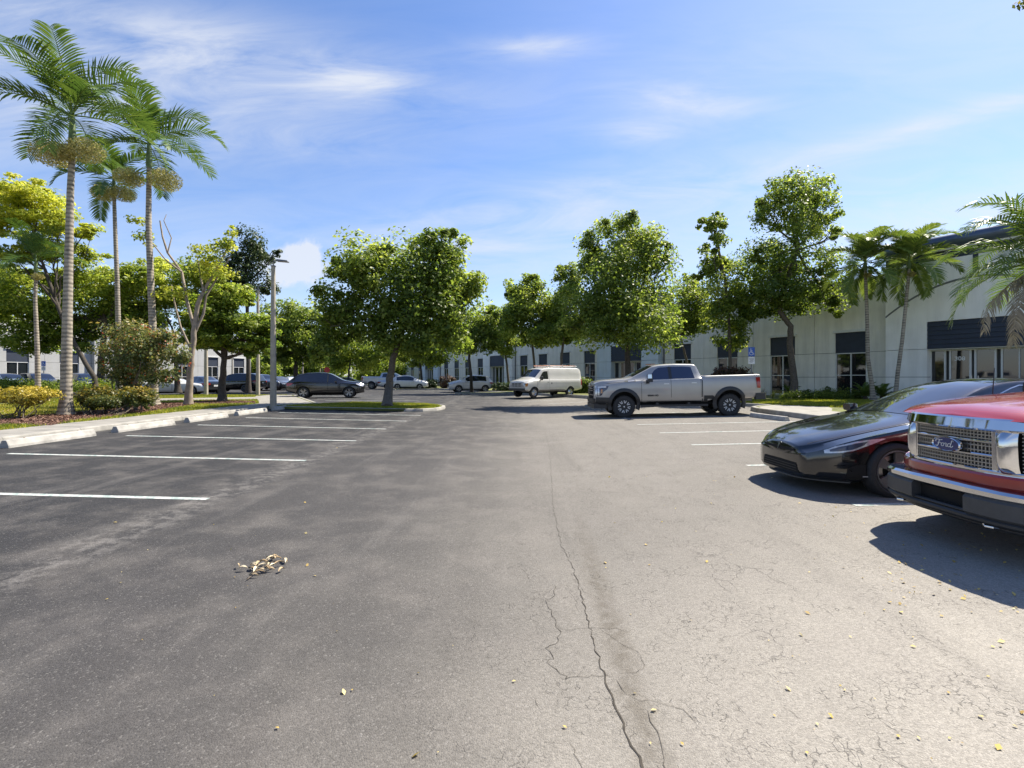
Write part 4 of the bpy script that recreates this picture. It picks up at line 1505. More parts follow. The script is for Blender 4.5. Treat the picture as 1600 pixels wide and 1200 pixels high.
shrub('dark green round shrub by the far building entrance', P(673, 610, 60), 60, [(673, 600, 9, 9)], 2500, .2, LEAF_DARK, 4, nc=40, clump=.3)
shrub('small dark shrub between the flowering plants at the wall foot', P(1292, 618, 30), 30, [(1292, 611, 5, 7), (1258, 614, 8, 4)], 900, .1, LEAF_DARK, 4, nc=24, clump=.4)


def tuft(label, base, n, L, leaf, w=.02, name='ornamental_grass', cat='plant', spread=.9):
    root = thing(name, label, cat, base)
    V, T = [], []
    for i in range(n):
        th = random.uniform(0, 2 * PI)
        le = L * random.uniform(.6, 1.15)
        out = Vector((math.cos(th), math.sin(th), 0))
        sd = Vector((-math.sin(th), math.cos(th), 0)) * w
        sp = random.uniform(.15, spread)
        prev = Vector((random.uniform(-.06, .06), random.uniform(-.06, .06), 0))
        for j in range(4):
            t = (j + 1) / 4
            q = out * (le * sp * t * t) + Vector((0, 0, le * (t - .45 * sp * t * t)))
            a, b = 1 - j / 4.5, 1 - (j + 1) / 4.5
            V.append([prev - sd * a, prev + sd * a, q + sd * b, q - sd * b])
            T.append(random.gauss(.5, .2))
            prev = q
    link_mesh('blade', quads_mesh('blade', np.array([[tuple(c) for c in q] for q in V]), np.array(T), leaf), root)
    return root


tuft('silvery ornamental grass clump behind the silver pickup tail', P(1192, 625, 27.5), 160, .75, LEAF_DEAD, .012)
tuft('pale spiky grass clump under the tall bent tree', P(1208, 624, 28.6), 120, .6, LEAF_PALMY, .012)


# ------------------------------------------------------------------ PALMS
def frond_mesh(L, elev, droop, nl=34, ll=.55, lw=.035, hang=.5, m=LEAF_PALM, tint=.45, vee=.3, seed=0, ragged=0.):
    rg = random.Random(seed)
    V, T = [], []
    pts = []
    a = R(elev)
    p = Vector((0, 0, 0))
    N = 26
    for i in range(N + 1):
        pts.append(p.copy())
        t = i / N
        p = p + Vector((math.cos(a), 0, math.sin(a))) * (L / N)
        a -= R(droop) / N * (.35 + 1.3 * t)
    for i in range(N):
        w = .022 * (1 - i / N) + .004
        for sd in (Vector((0, w, 0)), Vector((0, 0, w))):
            V.append([pts[i] - sd, pts[i] + sd, pts[i + 1] + sd * .9, pts[i + 1] - sd * .9])
            T.append(tint + .2)
    for k in range(nl):
        t = .14 + .86 * (k + .5) / nl
        f = t * N
        i = min(N - 1, int(f))
        q = pts[i].lerp(pts[i + 1], f - i)
        tg = (pts[i + 1] - pts[i]).normalized()
        side = Vector((0, 1, 0))
        upv = side.cross(tg) * -1
        if upv.z < 0:
            upv = -upv
        ln = ll * (math.sin(PI * min(1, .18 + t * .82)) ** .6 * .75 + .28) * rg.uniform(.85, 1.1)
        for sg in (-1, 1):
            if rg.random() < ragged:
                continue
            d = (tg * (.45 + .5 * t) + side * sg * .85 + upv * (vee + rg.uniform(-.15, .15))).normalized()
            pr = q.copy()
            wv = tg * lw * .5 * rg.uniform(.8, 1.2)
            tt = tint + rg.gauss(0, .12)
            for j in range(3):
                nx = pr + d * (ln / 3)
                a0 = (.5, 1, .85)[j]
                a1 = (1, .85, .06)[j]
                V.append([pr - wv * a0, pr + wv * a0, nx + wv * a1, nx - wv * a1])
                T.append(tt + j * .04)
                pr = nx
                d = (d + Vector((0, 0, -hang * (.35 + .3 * j)))).normalized()
    return quads_mesh('frond', np.array([[tuple(c) for c in q] for q in V]), np.array(T), m)


def cluster_mesh(r, n, seed):
    rg = np.random.default_rng(seed)
    d = unit(rg.normal(size=(n, 3))) * (rg.random(n) ** .4)[:, None] * np.array([r, r, r * .7])
    nr = unit(rg.normal(size=(n, 3)))
    return quads_mesh('fruit_cluster', leaf_quads(d, nr, rg.uniform(.04, .09, n), .55), rg.normal(.5, .25, n), FRUIT)


FR = {}


def palm(label, base, trunk, r0, r1, fronds, L, shaft=.9, clusters=(), m=LEAF_PALM, group=None, tint=.45, ll=.6, lw=.045, hang=.5, dead=0, seed=1, name='palm_tree', trunkm=None, elev=None, rot=0.):
    rg = random.Random(seed)
    root = thing(name, label, 'palm', base, group=group)
    b = Vector(base)
    tp = [b - Vector((0, 0, .1))] + [Vector(q) for q in trunk]
    pts = []
    for i in range(len(tp) - 1):
        for k in range(6):
            pts.append(tp[i].lerp(tp[i + 1], k / 6))
    pts.append(tp[-1])
    n = len(pts)
    H = tp[-1].z - b.z
    MB().tube([q - b for q in pts], [(r0 + (r1 - r0) * min(1, (q.z - b.z) / H)) * (1 + .75 * math.exp(-max(0, q.z - b.z) / .28)) for q in pts], 14).build('trunk', trunkm or PALMT, root, 60)
    top = pts[-1] - b
    ct = top + Vector((0, 0, shaft))
    if shaft > .05:
        MB().lathe([(r1 * 1.0, -.02), (r1 * 1.35, .12), (r1 * 1.15, shaft * .5), (r1 * .7, shaft), (r1 * .3, shaft + .25)], 14, c=tuple(top)).build('crownshaft', SHAFT, root, 60)
    els = elev or [82, 72, 60, 52, 42, 30, 18, 5, -12]
    for i in range(fronds):
        e = els[int(i * len(els) / fronds)]
        var = i % 2
        key = (L, e, var, m.name, ll, hang)
        if key not in FR:
            FR[key] = frond_mesh(L * (1 if var else .92), e, 70 + (20 if e > 20 else 0) + var * 18, ll=ll, lw=lw, hang=hang, m=m, tint=tint, seed=i)
        o = link_mesh('frond', FR[key], root)
        o.location = ct - Vector((0, 0, .05 + .1 * rg.random()))
        o.rotation_euler = (rg.uniform(-.15, .15), 0, rot + i * 2.39996 + rg.uniform(-.25, .25))
    for k in range(dead):
        key = ('dead', k % 2)
        if key not in FR:
            FR[key] = frond_mesh(L * .9, -22 - 22 * (k % 2), 78 - 20 * (k % 2), nl=44, ll=.62, lw=.055, hang=1.2, m=LEAF_DEAD, tint=.5, vee=-.2, seed=60 + k, ragged=.1)
        o = link_mesh('dead_frond', FR[key], root)
        o.location = ct - Vector((0, 0, .25))
        o.rotation_euler = (0, 0, 2.9 + k * .27)
    for i, (off, r) in enumerate(clusters):
        o = link_mesh('fruit_cluster', cluster_mesh(r, int(1500 * (r / .4) ** 1.5), seed * 10 + i), root)
        o.location = top + Vector(off)
        st = MB().tube([tuple(-Vector(off) * .98 + Vector((0, 0, .05))), tuple(-Vector(off) * .5 + Vector((0, 0, .12))), (0, 0, 0)], .015, 6)
        st.build('stalk', SHAFT, o)
    return root


b1 = W(103, 649, ZL)
d1 = b1.y
palm('tall palm with a thick ringed trunk and hanging fruit, nearest on the left', b1, [P(104, 560, d1), P(107, 420, d1), P(110, 300, d1), P(113, 236, d1)], .165, .085, 16, 3.15, 1.25,
     [((-.55, -.1, -.12), .62), ((.55, -.15, -.05), .56), ((-.1, -.35, -.2), .4)], ll=.82, lw=.07, hang=.4, seed=3, rot=.6)
b2 = W(240, 633, ZL)
d2 = b2.y
palm('tall curved palm right of the nearest palm', b2, [P(240, 590, d2), P(240, 540, d2), P(236, 450, d2), P(232, 350, d2), P(233, 262, d2)], .18, .10, 15, 3.5, 1.2,
     [((-.85, -.1, -.5), .62), ((.8, -.1, -.6), .7)], ll=.97, lw=.085, hang=.4, seed=8, rot=2.1)
p = P(186, 606, 27)
palm('slimmer tall palm between the two tallest palms', (p.x, p.y, ZL), [P(185, 520, 27), P(183, 440, 27), P(180, 360, 27), P(178, 300, 27)], .15, .085, 11, 3.0, .8,
     [((-.5, -.1, -.1), .6), ((.6, -.1, -.15), .62)], ll=.85, lw=.095, hang=.42, seed=5, elev=[60, 40, 25, 8, -10])
p = P(60, 606, 24)
palm('short slim palm at the far left before the green trees', (p.x, p.y, ZL), [P(58, 540, 24), P(55, 470, 24), P(56, 425, 24)], .12, .065, 11, 2.6, .6, [((.2, -.1, -.25), .25)], tint=.3, seed=12, elev=[80, 65, 45, 25, 5])
p = P(1365, 618, 26.5)
palm('slender palm with a bushy crown before the grey wall', (p.x, p.y, ZR), [P(1362, 600, 26.5), P(1356, 560, 26.5), P(1355, 500, 26.5), P(1352, 422, 26.5)], .11, .075, 20, 2.5, .5, [((.05, -.1, -.30), .2)], ll=.72, lw=.085, hang=.45, seed=21, tint=.7, elev=[86, 78, 68, 58, 46, 32, 14, -8, -30, -48])
p = P(1398, 615, 25.5)
palm('leaning slender palm at the corner of the white entrance tower', (p.x, p.y, ZR), [P(1403, 580, 25.5), P(1410, 530, 25.5), P(1415, 480, 25.5), P(1421, 420, 25.5)], .10, .07, 20, 2.5, .5, [((.05, -.1, -.30), .2)], ll=.72, lw=.085, hang=.45, seed=33, tint=.7, elev=[86, 78, 68, 58, 46, 32, 14, -8, -30, -48])
palm('large palm with dead hanging fronds at the right edge of the photo', (15.0, 13.6, ZR), [(15.0, 13.6, 2.0), (14.9, 13.6, 4.7)], .19, .14, 28, 2.9, .3, m=LEAF_PALM, tint=.5, ll=.75, lw=.055, hang=.65, dead=12, seed=41, elev=[80, 66, 54, 42, 34, 24, 12, 2, -8], rot=.3)


def cycad(label, base, L, n=18, seed=0):
    root = thing('cycad', label, 'plant', base)
    MB().tube([(0, 0, -.05), (0, 0, .22)], [.12, .10], 10).build('trunk', BARKD, root, 50)
    rg = random.Random(seed)
    for i in range(n):
        e = (75, 60, 48, 36, 22)[i * 5 // n]
        key = ('cyc', L, e)
        if key not in FR:
            FR[key] = frond_mesh(L, e, 55, nl=30, ll=.22, lw=.03, hang=.12, tint=.5, seed=i)
        o = link_mesh('frond', FR[key], root)
        o.location = (0, 0, .2)
        o.rotation_euler = (0, 0, i * 2.4 + rg.uniform(-.2, .2))
    return root


p = P(1352, 621, 27.6)
cycad('bushy fern-like plant at the window foot beside the slender palm', (p.x, p.y, ZR), 1.0, 20, 1)
p = P(1378, 617, 27.3)
cycad('second fern-like plant between the two slender palms', (p.x, p.y, ZR), .9, 16, 2)
p = P(1235, 620, 31)
cycad('dark fern-like plant at the foot of the tall bent tree', (p.x, p.y, ZR), .8, 14, 3)

# ------------------------------------------------------------------ LITTER
lt = []
pc = WG(407, 886)
tw = thing('fallen_twig', 'dry fallen twig with curled tan leaves on the dark asphalt', 'twig', (pc.x, pc.y, G(pc.x, pc.y)))
e0, e1 = WG(386, 908) - pc, WG(428, 880) - pc
MB().tube([(e0.x, e0.y, .012), ((e0.x + e1.x) / 2, (e0.y + e1.y) / 2, .03), (e1.x, e1.y, .02)], [.004, .003, .002], 6).build('stem', TWIG, tw)
rl = random.Random(4)
for i in range(30):
    t = rl.random()
    c = e0.lerp(e1, .25 + .95 * t) + Vector((rl.gauss(-.02, .065), rl.gauss(.01, .028), 0))
    n_ = 5
    L_, W_ = rl.uniform(.05, .095), rl.uniform(.016, .028)
    th = rl.uniform(0, 2 * PI)
    rows_ = []
    for a in range(n_):
        s_ = a / (n_ - 1)
        ww = W_ * math.sin(PI * min(.97, max(.04, s_))) ** .7
        rows_.append([((s_ - .5) * L_ * math.cos(th) - k * ww * math.sin(th), (s_ - .5) * L_ * math.sin(th) + k * ww * math.cos(th), .012 + .02 * abs(k) * rl.uniform(.6, 1.2) + .016 * math.sin(PI * s_) + (0 if i % 2 else .012)) for k in (-.5, 0, .5)])
    o = MB().grid(rows_).build('leaf', mat('dry_leaf_%d' % (i % 3), ((.50, .40, .25), (.62, .53, .37), (.40, .29, .16))[i % 3], .7, var=.2, vscale=40), tw, 60)
    o.location = (c.x, c.y, 0)
pts, T = [], []


def litter(px0, px1, py0, py1, n):
    for _ in range(n):
        q = WG(random.uniform(px0, px1), random.uniform(py0, py1))
        pts.append((q.x, q.y, G(q.x, q.y) + .008))


litter(1380, 1640, 830, 960, 150)
litter(1200, 1600, 860, 1195, 42)
litter(900, 1350, 740, 900, 45)
litter(150, 700, 700, 1190, 26)
litter(700, 1200, 950, 1190, 12)
for a, b in ((367, 903), (480, 884), (448, 837), (478, 834), (399, 838), (190, 895), (387, 917), (424, 814)):
    q = WG(a, b)
    pts.append((q.x, q.y, G(q.x, q.y) + .008))
C = np.array(pts)
nr = unit(RNG.normal(size=(len(C), 3)) * .35 + np.array([0, 0, 1]))
o = link_mesh('fallen_leaves', quads_mesh('fallen_leaves', leaf_quads(C, nr, RNG.uniform(.12, 1, len(C)) ** 1.6 * .036 + .006, .62), RNG.random(len(C)), LITTER))
tag(o, kind='stuff')
q = W(1090, 650, .1)

# ------------------------------------------------------------------ VEHICLES
def interp(tab, s, sm=0.0):
    xs = [q[0] for q in tab]
    ys_ = [q[1] for q in tab]
    if sm <= 0:
        return float(np.interp(s, xs, ys_))
    k = np.linspace(-sm, sm, 9)
    return float(np.interp(s + k, xs, ys_).mean())


RIMS = {}


def wheel_meshes(R_, r, w, style):
    key = (R_, r, w, style)
    if key in RIMS:
        return RIMS[key]
    tp = [(r, -w / 2 + .02), (R_ - .055, -w / 2), (R_ - .014, -w / 2 + .016), (R_, -w / 2 + .045), (R_, w / 2 - .045), (R_ - .014, w / 2 - .016), (R_ - .055, w / 2), (r + .012, w / 2 - .012), (r, w / 2 - .03)]
    tb = MB().lathe(tp, 48, 'y', close=True)
    if style == 'star8':        # chunky off-road tread blocks
        for k in range(44):
            th = 2 * PI * k / 44
            for yy in (-w / 2 + .03, w / 2 - .03):
                c, s = math.cos(th), math.sin(th)
                vs = []
                for rr in (R_ - .02, R_ + .010):
                    for da, dy in ((-.045, -.03), (.045, -.03), (.045, .03), (-.045, .03)):
                        a = th + da * .7
                        vs.append((rr * math.cos(a), yy + dy, rr * math.sin(a)))
                tb.add(vs, [(4, 5, 6, 7), (0, 1, 5, 4), (1, 2, 6, 5), (2, 3, 7, 6), (3, 0, 4, 7)])
    tyre = tb.mesh('wheel', RUBBER, 35)
    yf = w / 2 - .035
    mb = MB()
    spoke, back, edge = {'five': (ALLOY, DARK, ALLOY), 'star8': (BLACKP, DARK, BLACKP), 'steel': (SATIN, DARK, SATIN), 'dark': (DARKALLOY, DARK, DARKALLOY), 'multi': (ALLOY, DARK, ALLOY)}[style]
    # 0 = spoke, 1 = dark, 2 = bright
    mb.lathe([(r + .002, yf + .018), (r - .012, yf + .024), (r - .022, yf + .012), (r - .022, -w / 2 + .05)], 40, 'y', mi=0)
    mb.lathe([(r - .022, yf - .07), (.0, yf - .075)], 40, 'y', mi=1)

    def spk(th, r0, r1, w0, w1, y0, y1, mi=0, th1=None):
        th1 = th if th1 is None else th1
        vs = []
        for rr, ww, yy, t in ((r0, w0, y0, th), (r1, w1, y1, th1)):
            c, s = math.cos(t), math.sin(t)
            for dy in (-.03, 0):
                for sg in (-1, 1):
                    vs.append((rr * c - sg * ww * s, yy + dy, rr * s + sg * ww * c))
        mb.add(vs, [(2, 3, 7, 6), (0, 2, 6, 4), (1, 5, 7, 3), (0, 4, 5, 1)], mi)

    if style == 'five':
        for k in range(5):
            th = 2 * PI * k / 5 + .3
            spk(th - .10, .05, r - .02, .022, .026, yf - .01, yf + .004, 0, th - .20)
            spk(th + .10, .05, r - .02, .022, .026, yf - .01, yf + .004, 0, th + .20)
    elif style == 'multi':
        for k in range(10):
            spk(2 * PI * k / 10, .05, r - .02, .016, .020, yf - .01, yf + .004, 0)
    elif style == 'dark':
        for k in range(5):
            th = 2 * PI * k / 5 + .25
            spk(th - .05, .05, r - .02, .018, .030, yf - .005, yf + .004, 0, th - .17)
            spk(th + .05, .05, r - .02, .018, .030, yf - .005, yf + .004, 0, th + .17)
            mb.add([((r - .02) * math.cos(th + a), yf + .005 - b, (r - .02) * math.sin(th + a)) if i < 2 else ((r - .09) * math.cos(th + a * .6), yf + .002, (r - .09) * math.sin(th + a * .6)) for i, (a, b) in enumerate(((-.24, 0), (.24, 0), (.15, 0), (-.15, 0)))], [(0, 1, 2, 3)], 0)
        mb.lathe([(R_ * .55, yf - .06), (R_ * .40, yf - .058)], 30, 'y', mi=2)
    elif style == 'star8':
        n = 8
        for k in range(n):
            spk(2 * PI * k / n, .05, r - .02, .035, .045, yf - .015, yf + .004, 0)
        ring = []
        for k in range(n):
            th = 2 * PI * k / n
            ring += [(.145, th - .30), (r * .93, th - .22), (r * .93, th + .22), (.145, th + .30)]
        m = len(ring)
        for i in range(m):
            a, b = ring[i], ring[(i + 1) % m]
            if i % 4 == 1:
                continue
            pa = Vector((a[0] * math.cos(a[1]), 0, a[0] * math.sin(a[1])))
            pb = Vector((b[0] * math.cos(b[1]), 0, b[0] * math.sin(b[1])))
            d = (pb - pa).normalized()
            nn = Vector((-d.z, 0, d.x)) * .013
            e = d * .008
            mb.add([(q.x, yf + .009, q.z) for q in (pa - e - nn, pb + e - nn, pb + e + nn, pa - e + nn)], [(0, 1, 2, 3)], 2)
            mb.add([(q.x, yf - .01, q.z) for q in (pa - e - nn * 1.6, pb + e - nn * 1.6, pb + e + nn * 1.6, pa - e + nn * 1.6)], [(0, 1, 2, 3)], 0)
    elif style == 'steel':
        mb.lathe([(r - .022, yf - .02), (r - .05, yf - .03), (r * .55, yf - .01), (.07, yf + .02), (.055, yf + .05), (0, yf + .055)], 30, 'y', mi=0)
        for k in range(8):
            th = 2 * PI * k / 8
            c, s = math.cos(th) * r * .72, math.sin(th) * r * .72
            mb.add([(c + .024 * math.cos(a), yf - .012, s + .024 * math.sin(a)) for a in [PI / 3 * j for j in range(6)]], [tuple(range(6))], 1)
    if style != 'steel':
        mb.lathe([(.075, yf - .03), (.065, yf + .004), (.03, yf + .012), (0, yf + .012)], 16, 'y', mi=0)
        if style == 'star8':
            mb.lathe([(.028, yf + .016), (.0, yf + .018)], 10, 'y', mi=2)
    rim = mb.mesh('rim', [spoke, back, PLATE if style == 'star8' else SATIN], 30)
    RIMS[key] = (tyre, rim)
    return RIMS[key]


class Car:
    def __init__(s, name, label, cat, spec, paint, loc, heading, group=None, pitch=0.):
        s.sp = spec
        s.paint = paint
        s.root = thing(name, label, cat, loc, 0, group)
        s.root.rotation_euler = (0, -pitch, heading)
        s.xf = spec['wb'] / 2 + spec['fo']
        s.body()

    def x(s, d):
        return s.xf - d

    def body(s):
        sp = s.sp
        L = sp['L']
        st = sorted(set([0, .02, .05] + list(np.arange(.1, L - .05, .07)) + [L - .05, L - .02, L] + [e for k in ('top', 'bot') for e, _ in sp[k] if 0 <= e <= L]))
        sm = sp.get('sm', .10)
        rows_ = []
        crown = sp.get('crown', .03)
        for d in st:
            zb, zk, zt = interp(sp['bot'], d, sm * .5), interp(sp['belt'], d, sm), interp(sp['top'], d, sp.get('smt', sm))
            w, wt = interp(sp['wid'], d, sm), interp(sp['wtop'], d, sm)
            zk = min(zk, zt - .02)
            tuck = sp.get('tuck', .93)
            h = zk - zb
            half = [(0, zb), (w * .86 * tuck, zb), (w * tuck, zb + .05), (w * (tuck + .045), zb + .18 * h), (w * .997, zb + .42 * h), (w, zb + .62 * h), (w * .992, zb + .80 * h),
                    (w * .975, zk - .035), (w * .955, zk)]
            e = min(.05, (zt - zk) * .45)
            y0 = w * .94
            y0 = max(y0, wt) if zt - zk < .12 else y0
            half += [(y0 + (wt - y0) * t, zk + (zt - e - zk) * t) for t in (.06, .5, 1.)]
            half += [(wt - e * .35, zt - e * .35), (wt - e * 1.1, zt), (wt * .55, zt + crown * .65), (0, zt + crown)]
            X = s.x(d)
            ring = [(X, y, z) for y, z in half] + [(X, -y, z) for y, z in reversed(half[1:-1])]
            rows_.append(ring)
        n = len(rows_[0])
        vs = [q for r in rows_ for q in r]
        fs = []
        for i in range(len(rows_) - 1):
            for k in range(n):
                k2 = (k + 1) % n
                fs.append((i * n + k, i * n + k2, (i + 1) * n + k2, (i + 1) * n + k))
        # ends closed towards their middle so that they bulge a little
        for i, dxe in ((0, sp.get('nose', .03)), (len(rows_) - 1, -sp.get('nose_r', .03))):
            ring = rows_[i]
            c = Vector((ring[0][0] + dxe, 0, sum(q[2] for q in ring) / n))
            k0 = len(vs)
            for q in ring:
                vs.append((q[0] + dxe * .8, q[1] * .8, c.z + (q[2] - c.z) * .8))
            vs.append(tuple(c))
            for k in range(n):
                k2 = (k + 1) % n
                fs.append((i * n + k2, i * n + k, k0 + k, k0 + k2) if i == 0 else (i * n + k, i * n + k2, k0 + k2, k0 + k))
                fs.append((k0 + k2, k0 + k, len(vs) - 1) if i == 0 else (k0 + k, k0 + k2, len(vs) - 1))
        me = MB().add(vs, fs).mesh('body', [s.paint, DARK])
        s.bvh = BVHTree.FromPolygons([v_.co.copy() for v_ in me.vertices], [tuple(p_.vertices) for p_ in me.polygons])
        o = link_mesh('body', me, s.root)
        # wheel wells (and a pickup bed) cut out
        cut = MB()
        Rw = sp['R'] + sp.get('gap', .045)
        wmax = max(q[1] for q in sp['wid'])
        for X in (s.x(sp['fo']), s.x(sp['fo'] + sp['wb'])):
            for sg in (-1, 1):
                c = (X, sg * (wmax + .1 - .21), sp['R'] * sp.get('wz', 1.))
                k = 32
                vs = [(c[0] + Rw * math.cos(2 * PI * i / k), c[1] + yy, c[2] + Rw * math.sin(2 * PI * i / k)) for yy in (-.21, .21) for i in range(k)]
                cut.add(vs, [tuple(reversed(range(k))), tuple(range(k, 2 * k))] + [(i, (i + 1) % k, k + (i + 1) % k, k + i) for i in range(k)])
        if 'bed' in sp:
            a, b, zf, yw = sp['bed']
            cut.box2((s.x(b), -yw, zf), (s.x(a), yw, 2.6))
        cm = cut.mesh('cutter', [DARK])
        co = link_mesh('cutter', cm, s.root)
        md = o.modifiers.new('b', 'BOOLEAN')
        md.operation = 'DIFFERENCE'
        md.object = co
        md.solver = 'EXACT'
        md.material_mode = 'TRANSFER'
        fo_ = None
        if 'front_cut' in sp:
            fm = sp['front_cut'](s).mesh('cutter', [DARK])
            fo_ = link_mesh('cutter', fm, s.root)
            m2 = o.modifiers.new('c', 'BOOLEAN')
            m2.operation = 'DIFFERENCE'
            m2.object = fo_
            m2.solver = 'EXACT'
            m2.material_mode = 'TRANSFER'
        dg = bpy.context.evaluated_depsgraph_get()
        nm = bpy.data.meshes.new_from_object(o.evaluated_get(dg))
        o.modifiers.clear()
        o.data = nm
        nm.name = 'body'
        bpy.data.objects.remove(co)
        if fo_:
            bpy.data.objects.remove(fo_)
        if len(nm.materials) < 2:
            nm.materials.append(DARK)
        for pg in nm.polygons:
            cc = pg.center
            for X in (s.x(sp['fo']), s.x(sp['fo'] + sp['wb'])):
                if math.hypot(cc.x - X, cc.z - sp['R'] * sp.get('wz', 1.)) < Rw + .003 and abs(cc.y) > wmax - .335:
                    pg.material_index = 1
            if 'bed' in sp and s.x(sp['bed'][1]) - .004 < cc.x < s.x(sp['bed'][0]) + .004 and abs(cc.y) < sp['bed'][3] + .004 and cc.z < interp(sp['top'], s.xf - cc.x) - .01 and cc.z > sp['bed'][2] - .004:
                pg.material_index = 1
        nm.polygons.foreach_set('use_smooth', [True] * len(nm.polygons))
        nm.set_sharp_from_angle(angle=R(sp.get('sharp', 32)))
        s.bodyo = o

    def cast(s, o, d):
        h = s.bvh.ray_cast(Vector(o), Vector(d))
        return h[0], h[1]

    def patch(s, name, A, B, frame, m, side=1, n=10, mm=5, off=.004, parent=None, thick=.0):
        """sheet between two polylines, laid on the body; frame 'side': (s,z), 'front'/'rear': (y,z), 'top': (s,y)"""
        def pl(P_, t):
            k = len(P_) - 1
            f = min(k - 1e-6, t * k)
            i = int(f)
            return [a + (b - a) * (f - i) for a, b in zip(P_[i], P_[i + 1])]
        rows_ = []
        last = None
        for j in range(mm + 1):
            r_ = []
            for i in range(n + 1):
                a, b = pl(A, i / n), pl(B, i / n)
                q = [u_ + (v_ - u_) * j / mm for u_, v_ in zip(a, b)]
                if frame == 'side':
                    o_, d_ = (s.x(q[0]), side * 3, q[1]), (0, -side, 0)
                elif frame == 'front':
                    o_, d_ = (s.xf + 3, q[0], q[1]), (-1, 0, 0)
                elif frame == 'rear':
                    o_, d_ = (s.x(s.sp['L']) - 3, q[0], q[1]), (1, 0, 0)
                else:
                    o_, d_ = (s.x(q[0]), q[1], 5), (0, 0, -1)
                h, nr = s.cast(o_, d_)
                if h is None:
                    h, nr = (last[0] if last else Vector(o_) + Vector(d_) * 3), Vector(d_) * -1
                if nr.dot(Vector(d_)) > 0:
                    nr = -nr
                last = (h, nr)
                r_.append(tuple(h - Vector(d_) * off * .6 + nr * off * .6))
            rows_.append(r_)
        return MB().grid(rows_).build(name, m, parent or s.root, 50)

    def both(s, name, A, B, m, **k):
        return [s.patch(name, A, B, 'side', m, sg, **k) for sg in (1, -1)]

    def seam(s, pts, w=.012, m=DARK, frame='side', name='seam'):
        A, B = [], []
        for i, q in enumerate(pts):
            a, b = Vector(pts[max(0, i - 1)]), Vector(pts[min(len(pts) - 1, i + 1)])
            d = (b - a).normalized()
            n_ = Vector((-d.y, d.x)) * w / 2
            A.append((q[0] - n_.x, q[1] - n_.y))
            B.append((q[0] + n_.x, q[1] + n_.y))
        if frame == 'side':
            for sg in (1, -1):
                s.patch(name, A, B, 'side', m, sg, n=max(8, 6 * len(pts)), mm=1, off=.0025)
        else:
            s.patch(name, A, B, frame, m, 1, n=max(8, 6 * len(pts)), mm=1, off=.0025)

    def wheels(s, style):
        sp = s.sp
        r = sp['rim']
        ty, ri = wheel_meshes(sp['R'], r, sp['tw'], style)
        for X in (s.x(sp['fo']), s.x(sp['fo'] + sp['wb'])):
            for sg in (-1, 1):
                o = link_mesh('wheel', ty, s.root)
                o.location = (X, sg * (sp['track'] / 2), sp['R'])
                o.rotation_euler = (0, random.uniform(0, 6) if style != 'star8' else .2, 0 if sg > 0 else PI)
                q = link_mesh('rim', ri, o)
        # dark chassis so that light does not pass straight under the sills
        zb = interp(sp['bot'], sp['L'] / 2)
        a, b = s.x(sp['fo'] + .25), s.x(sp['fo'] + sp['wb'] - .25)
        wv = max(q[1] for q in sp['wid'])
        MB().box2((b, -wv * .72, zb - .10), (a, wv * .72, zb + .05)).box2((s.x(sp['fo'] + sp['wb']) - .06, -wv * .75, sp['R'] - .06), (s.x(sp['fo'] + sp['wb']) + .06, wv * .75, sp['R'] + .06)) \
            .box2((s.x(sp['fo']) - .05, -wv * .75, sp['R'] - .05), (s.x(sp['fo']) + .05, wv * .75, sp['R'] + .05)).build('chassis', DARK, s.root)

    def mirror(s, d, z, m, w=.20, h=.14, dp=.12, y=None, parent=None):
        for sg in (1, -1):
            h_, n_ = s.cast((s.x(d), sg * 3, z), (0, -sg, 0))
            yy = (abs(h_.y) if h_ is not None else s.sp['wid'][0][1])
            mb = MB()
            prof = []
            for k in range(4):
                t = k / 3
                sc = (.8, 1, 1, .75)[k]
                prof.append([(s.x(d) + dp / 2 - dp * t, sg * (yy + .05 + w * (.5 + .5 * a * sc)), z + h * .5 + h * .5 * b * sc) for a, b in ((-1, -.8), (0, -1), (.8, -.85), (1, 0), (.9, .75), (0, 1), (-.9, .9), (-1, 0))])
            vs = [q for r_ in prof for q in r_]
            fs = [tuple(range(8)), tuple(reversed(range(24, 32)))]
            for i in range(3):
                fs += [(i * 8 + k, i * 8 + (k + 1) % 8, (i + 1) * 8 + (k + 1) % 8, (i + 1) * 8 + k) for k in range(8)]
            mb.add(vs, fs)
            o = mb.build('mirror', m, s.root, 40)
            MB().box((s.x(d), sg * (yy + .03), z + .03), (.07, .10, .04)).build('mirror_stalk', BLACKP, o)

    def handle(s, d, z, m, ln=.2):
        for sg in (1, -1):
            h_, n_ = s.cast((s.x(d), sg * 3, z), (0, -sg, 0))
            if h_ is not None:
                MB().box((s.x(d), sg * (abs(h_.y) + .016), z), (ln, .022, .035), 0, 0, .9).build('door_handle', m, s.root)

    def flare(s, m, w=.07, proud=.035, a0=-8, a1=188, r=None):
        sp = s.sp
        for X in (s.x(sp['fo']), s.x(sp['fo'] + sp['wb'])):
            for sg in (1, -1):
                rows_ = []
                Rw = (r or sp['R'] + sp.get('gap', .045))
                for i in range(25):
                    th = R(a0 + (a1 - a0) * i / 24)
                    row = []
                    for rr, pr in ((Rw - .004, -.05), (Rw - .004, proud), (Rw + w * .6, proud), (Rw + w, proud * .4), (Rw + w, -.02)):
                        xx, zz = X + rr * math.cos(th), sp['R'] * sp.get('wz', 1.) + rr * math.sin(th)
                        h_, n_ = s.cast((xx, sg * 3, max(zz, interp(sp['bot'], s.xf - xx) + .03)), (0, -sg, 0))
                        yy = abs(h_.y) if h_ is not None else max(q[1] for q in sp['wid'])
                        row.append((xx, sg * (yy + pr), zz))
                    rows_.append(row)
                MB().grid(rows_).build('wheel_flare', m, s.root, 40)


def pick(dic, **kw):
    d = dict(dic)
    d.update(kw)
    return d


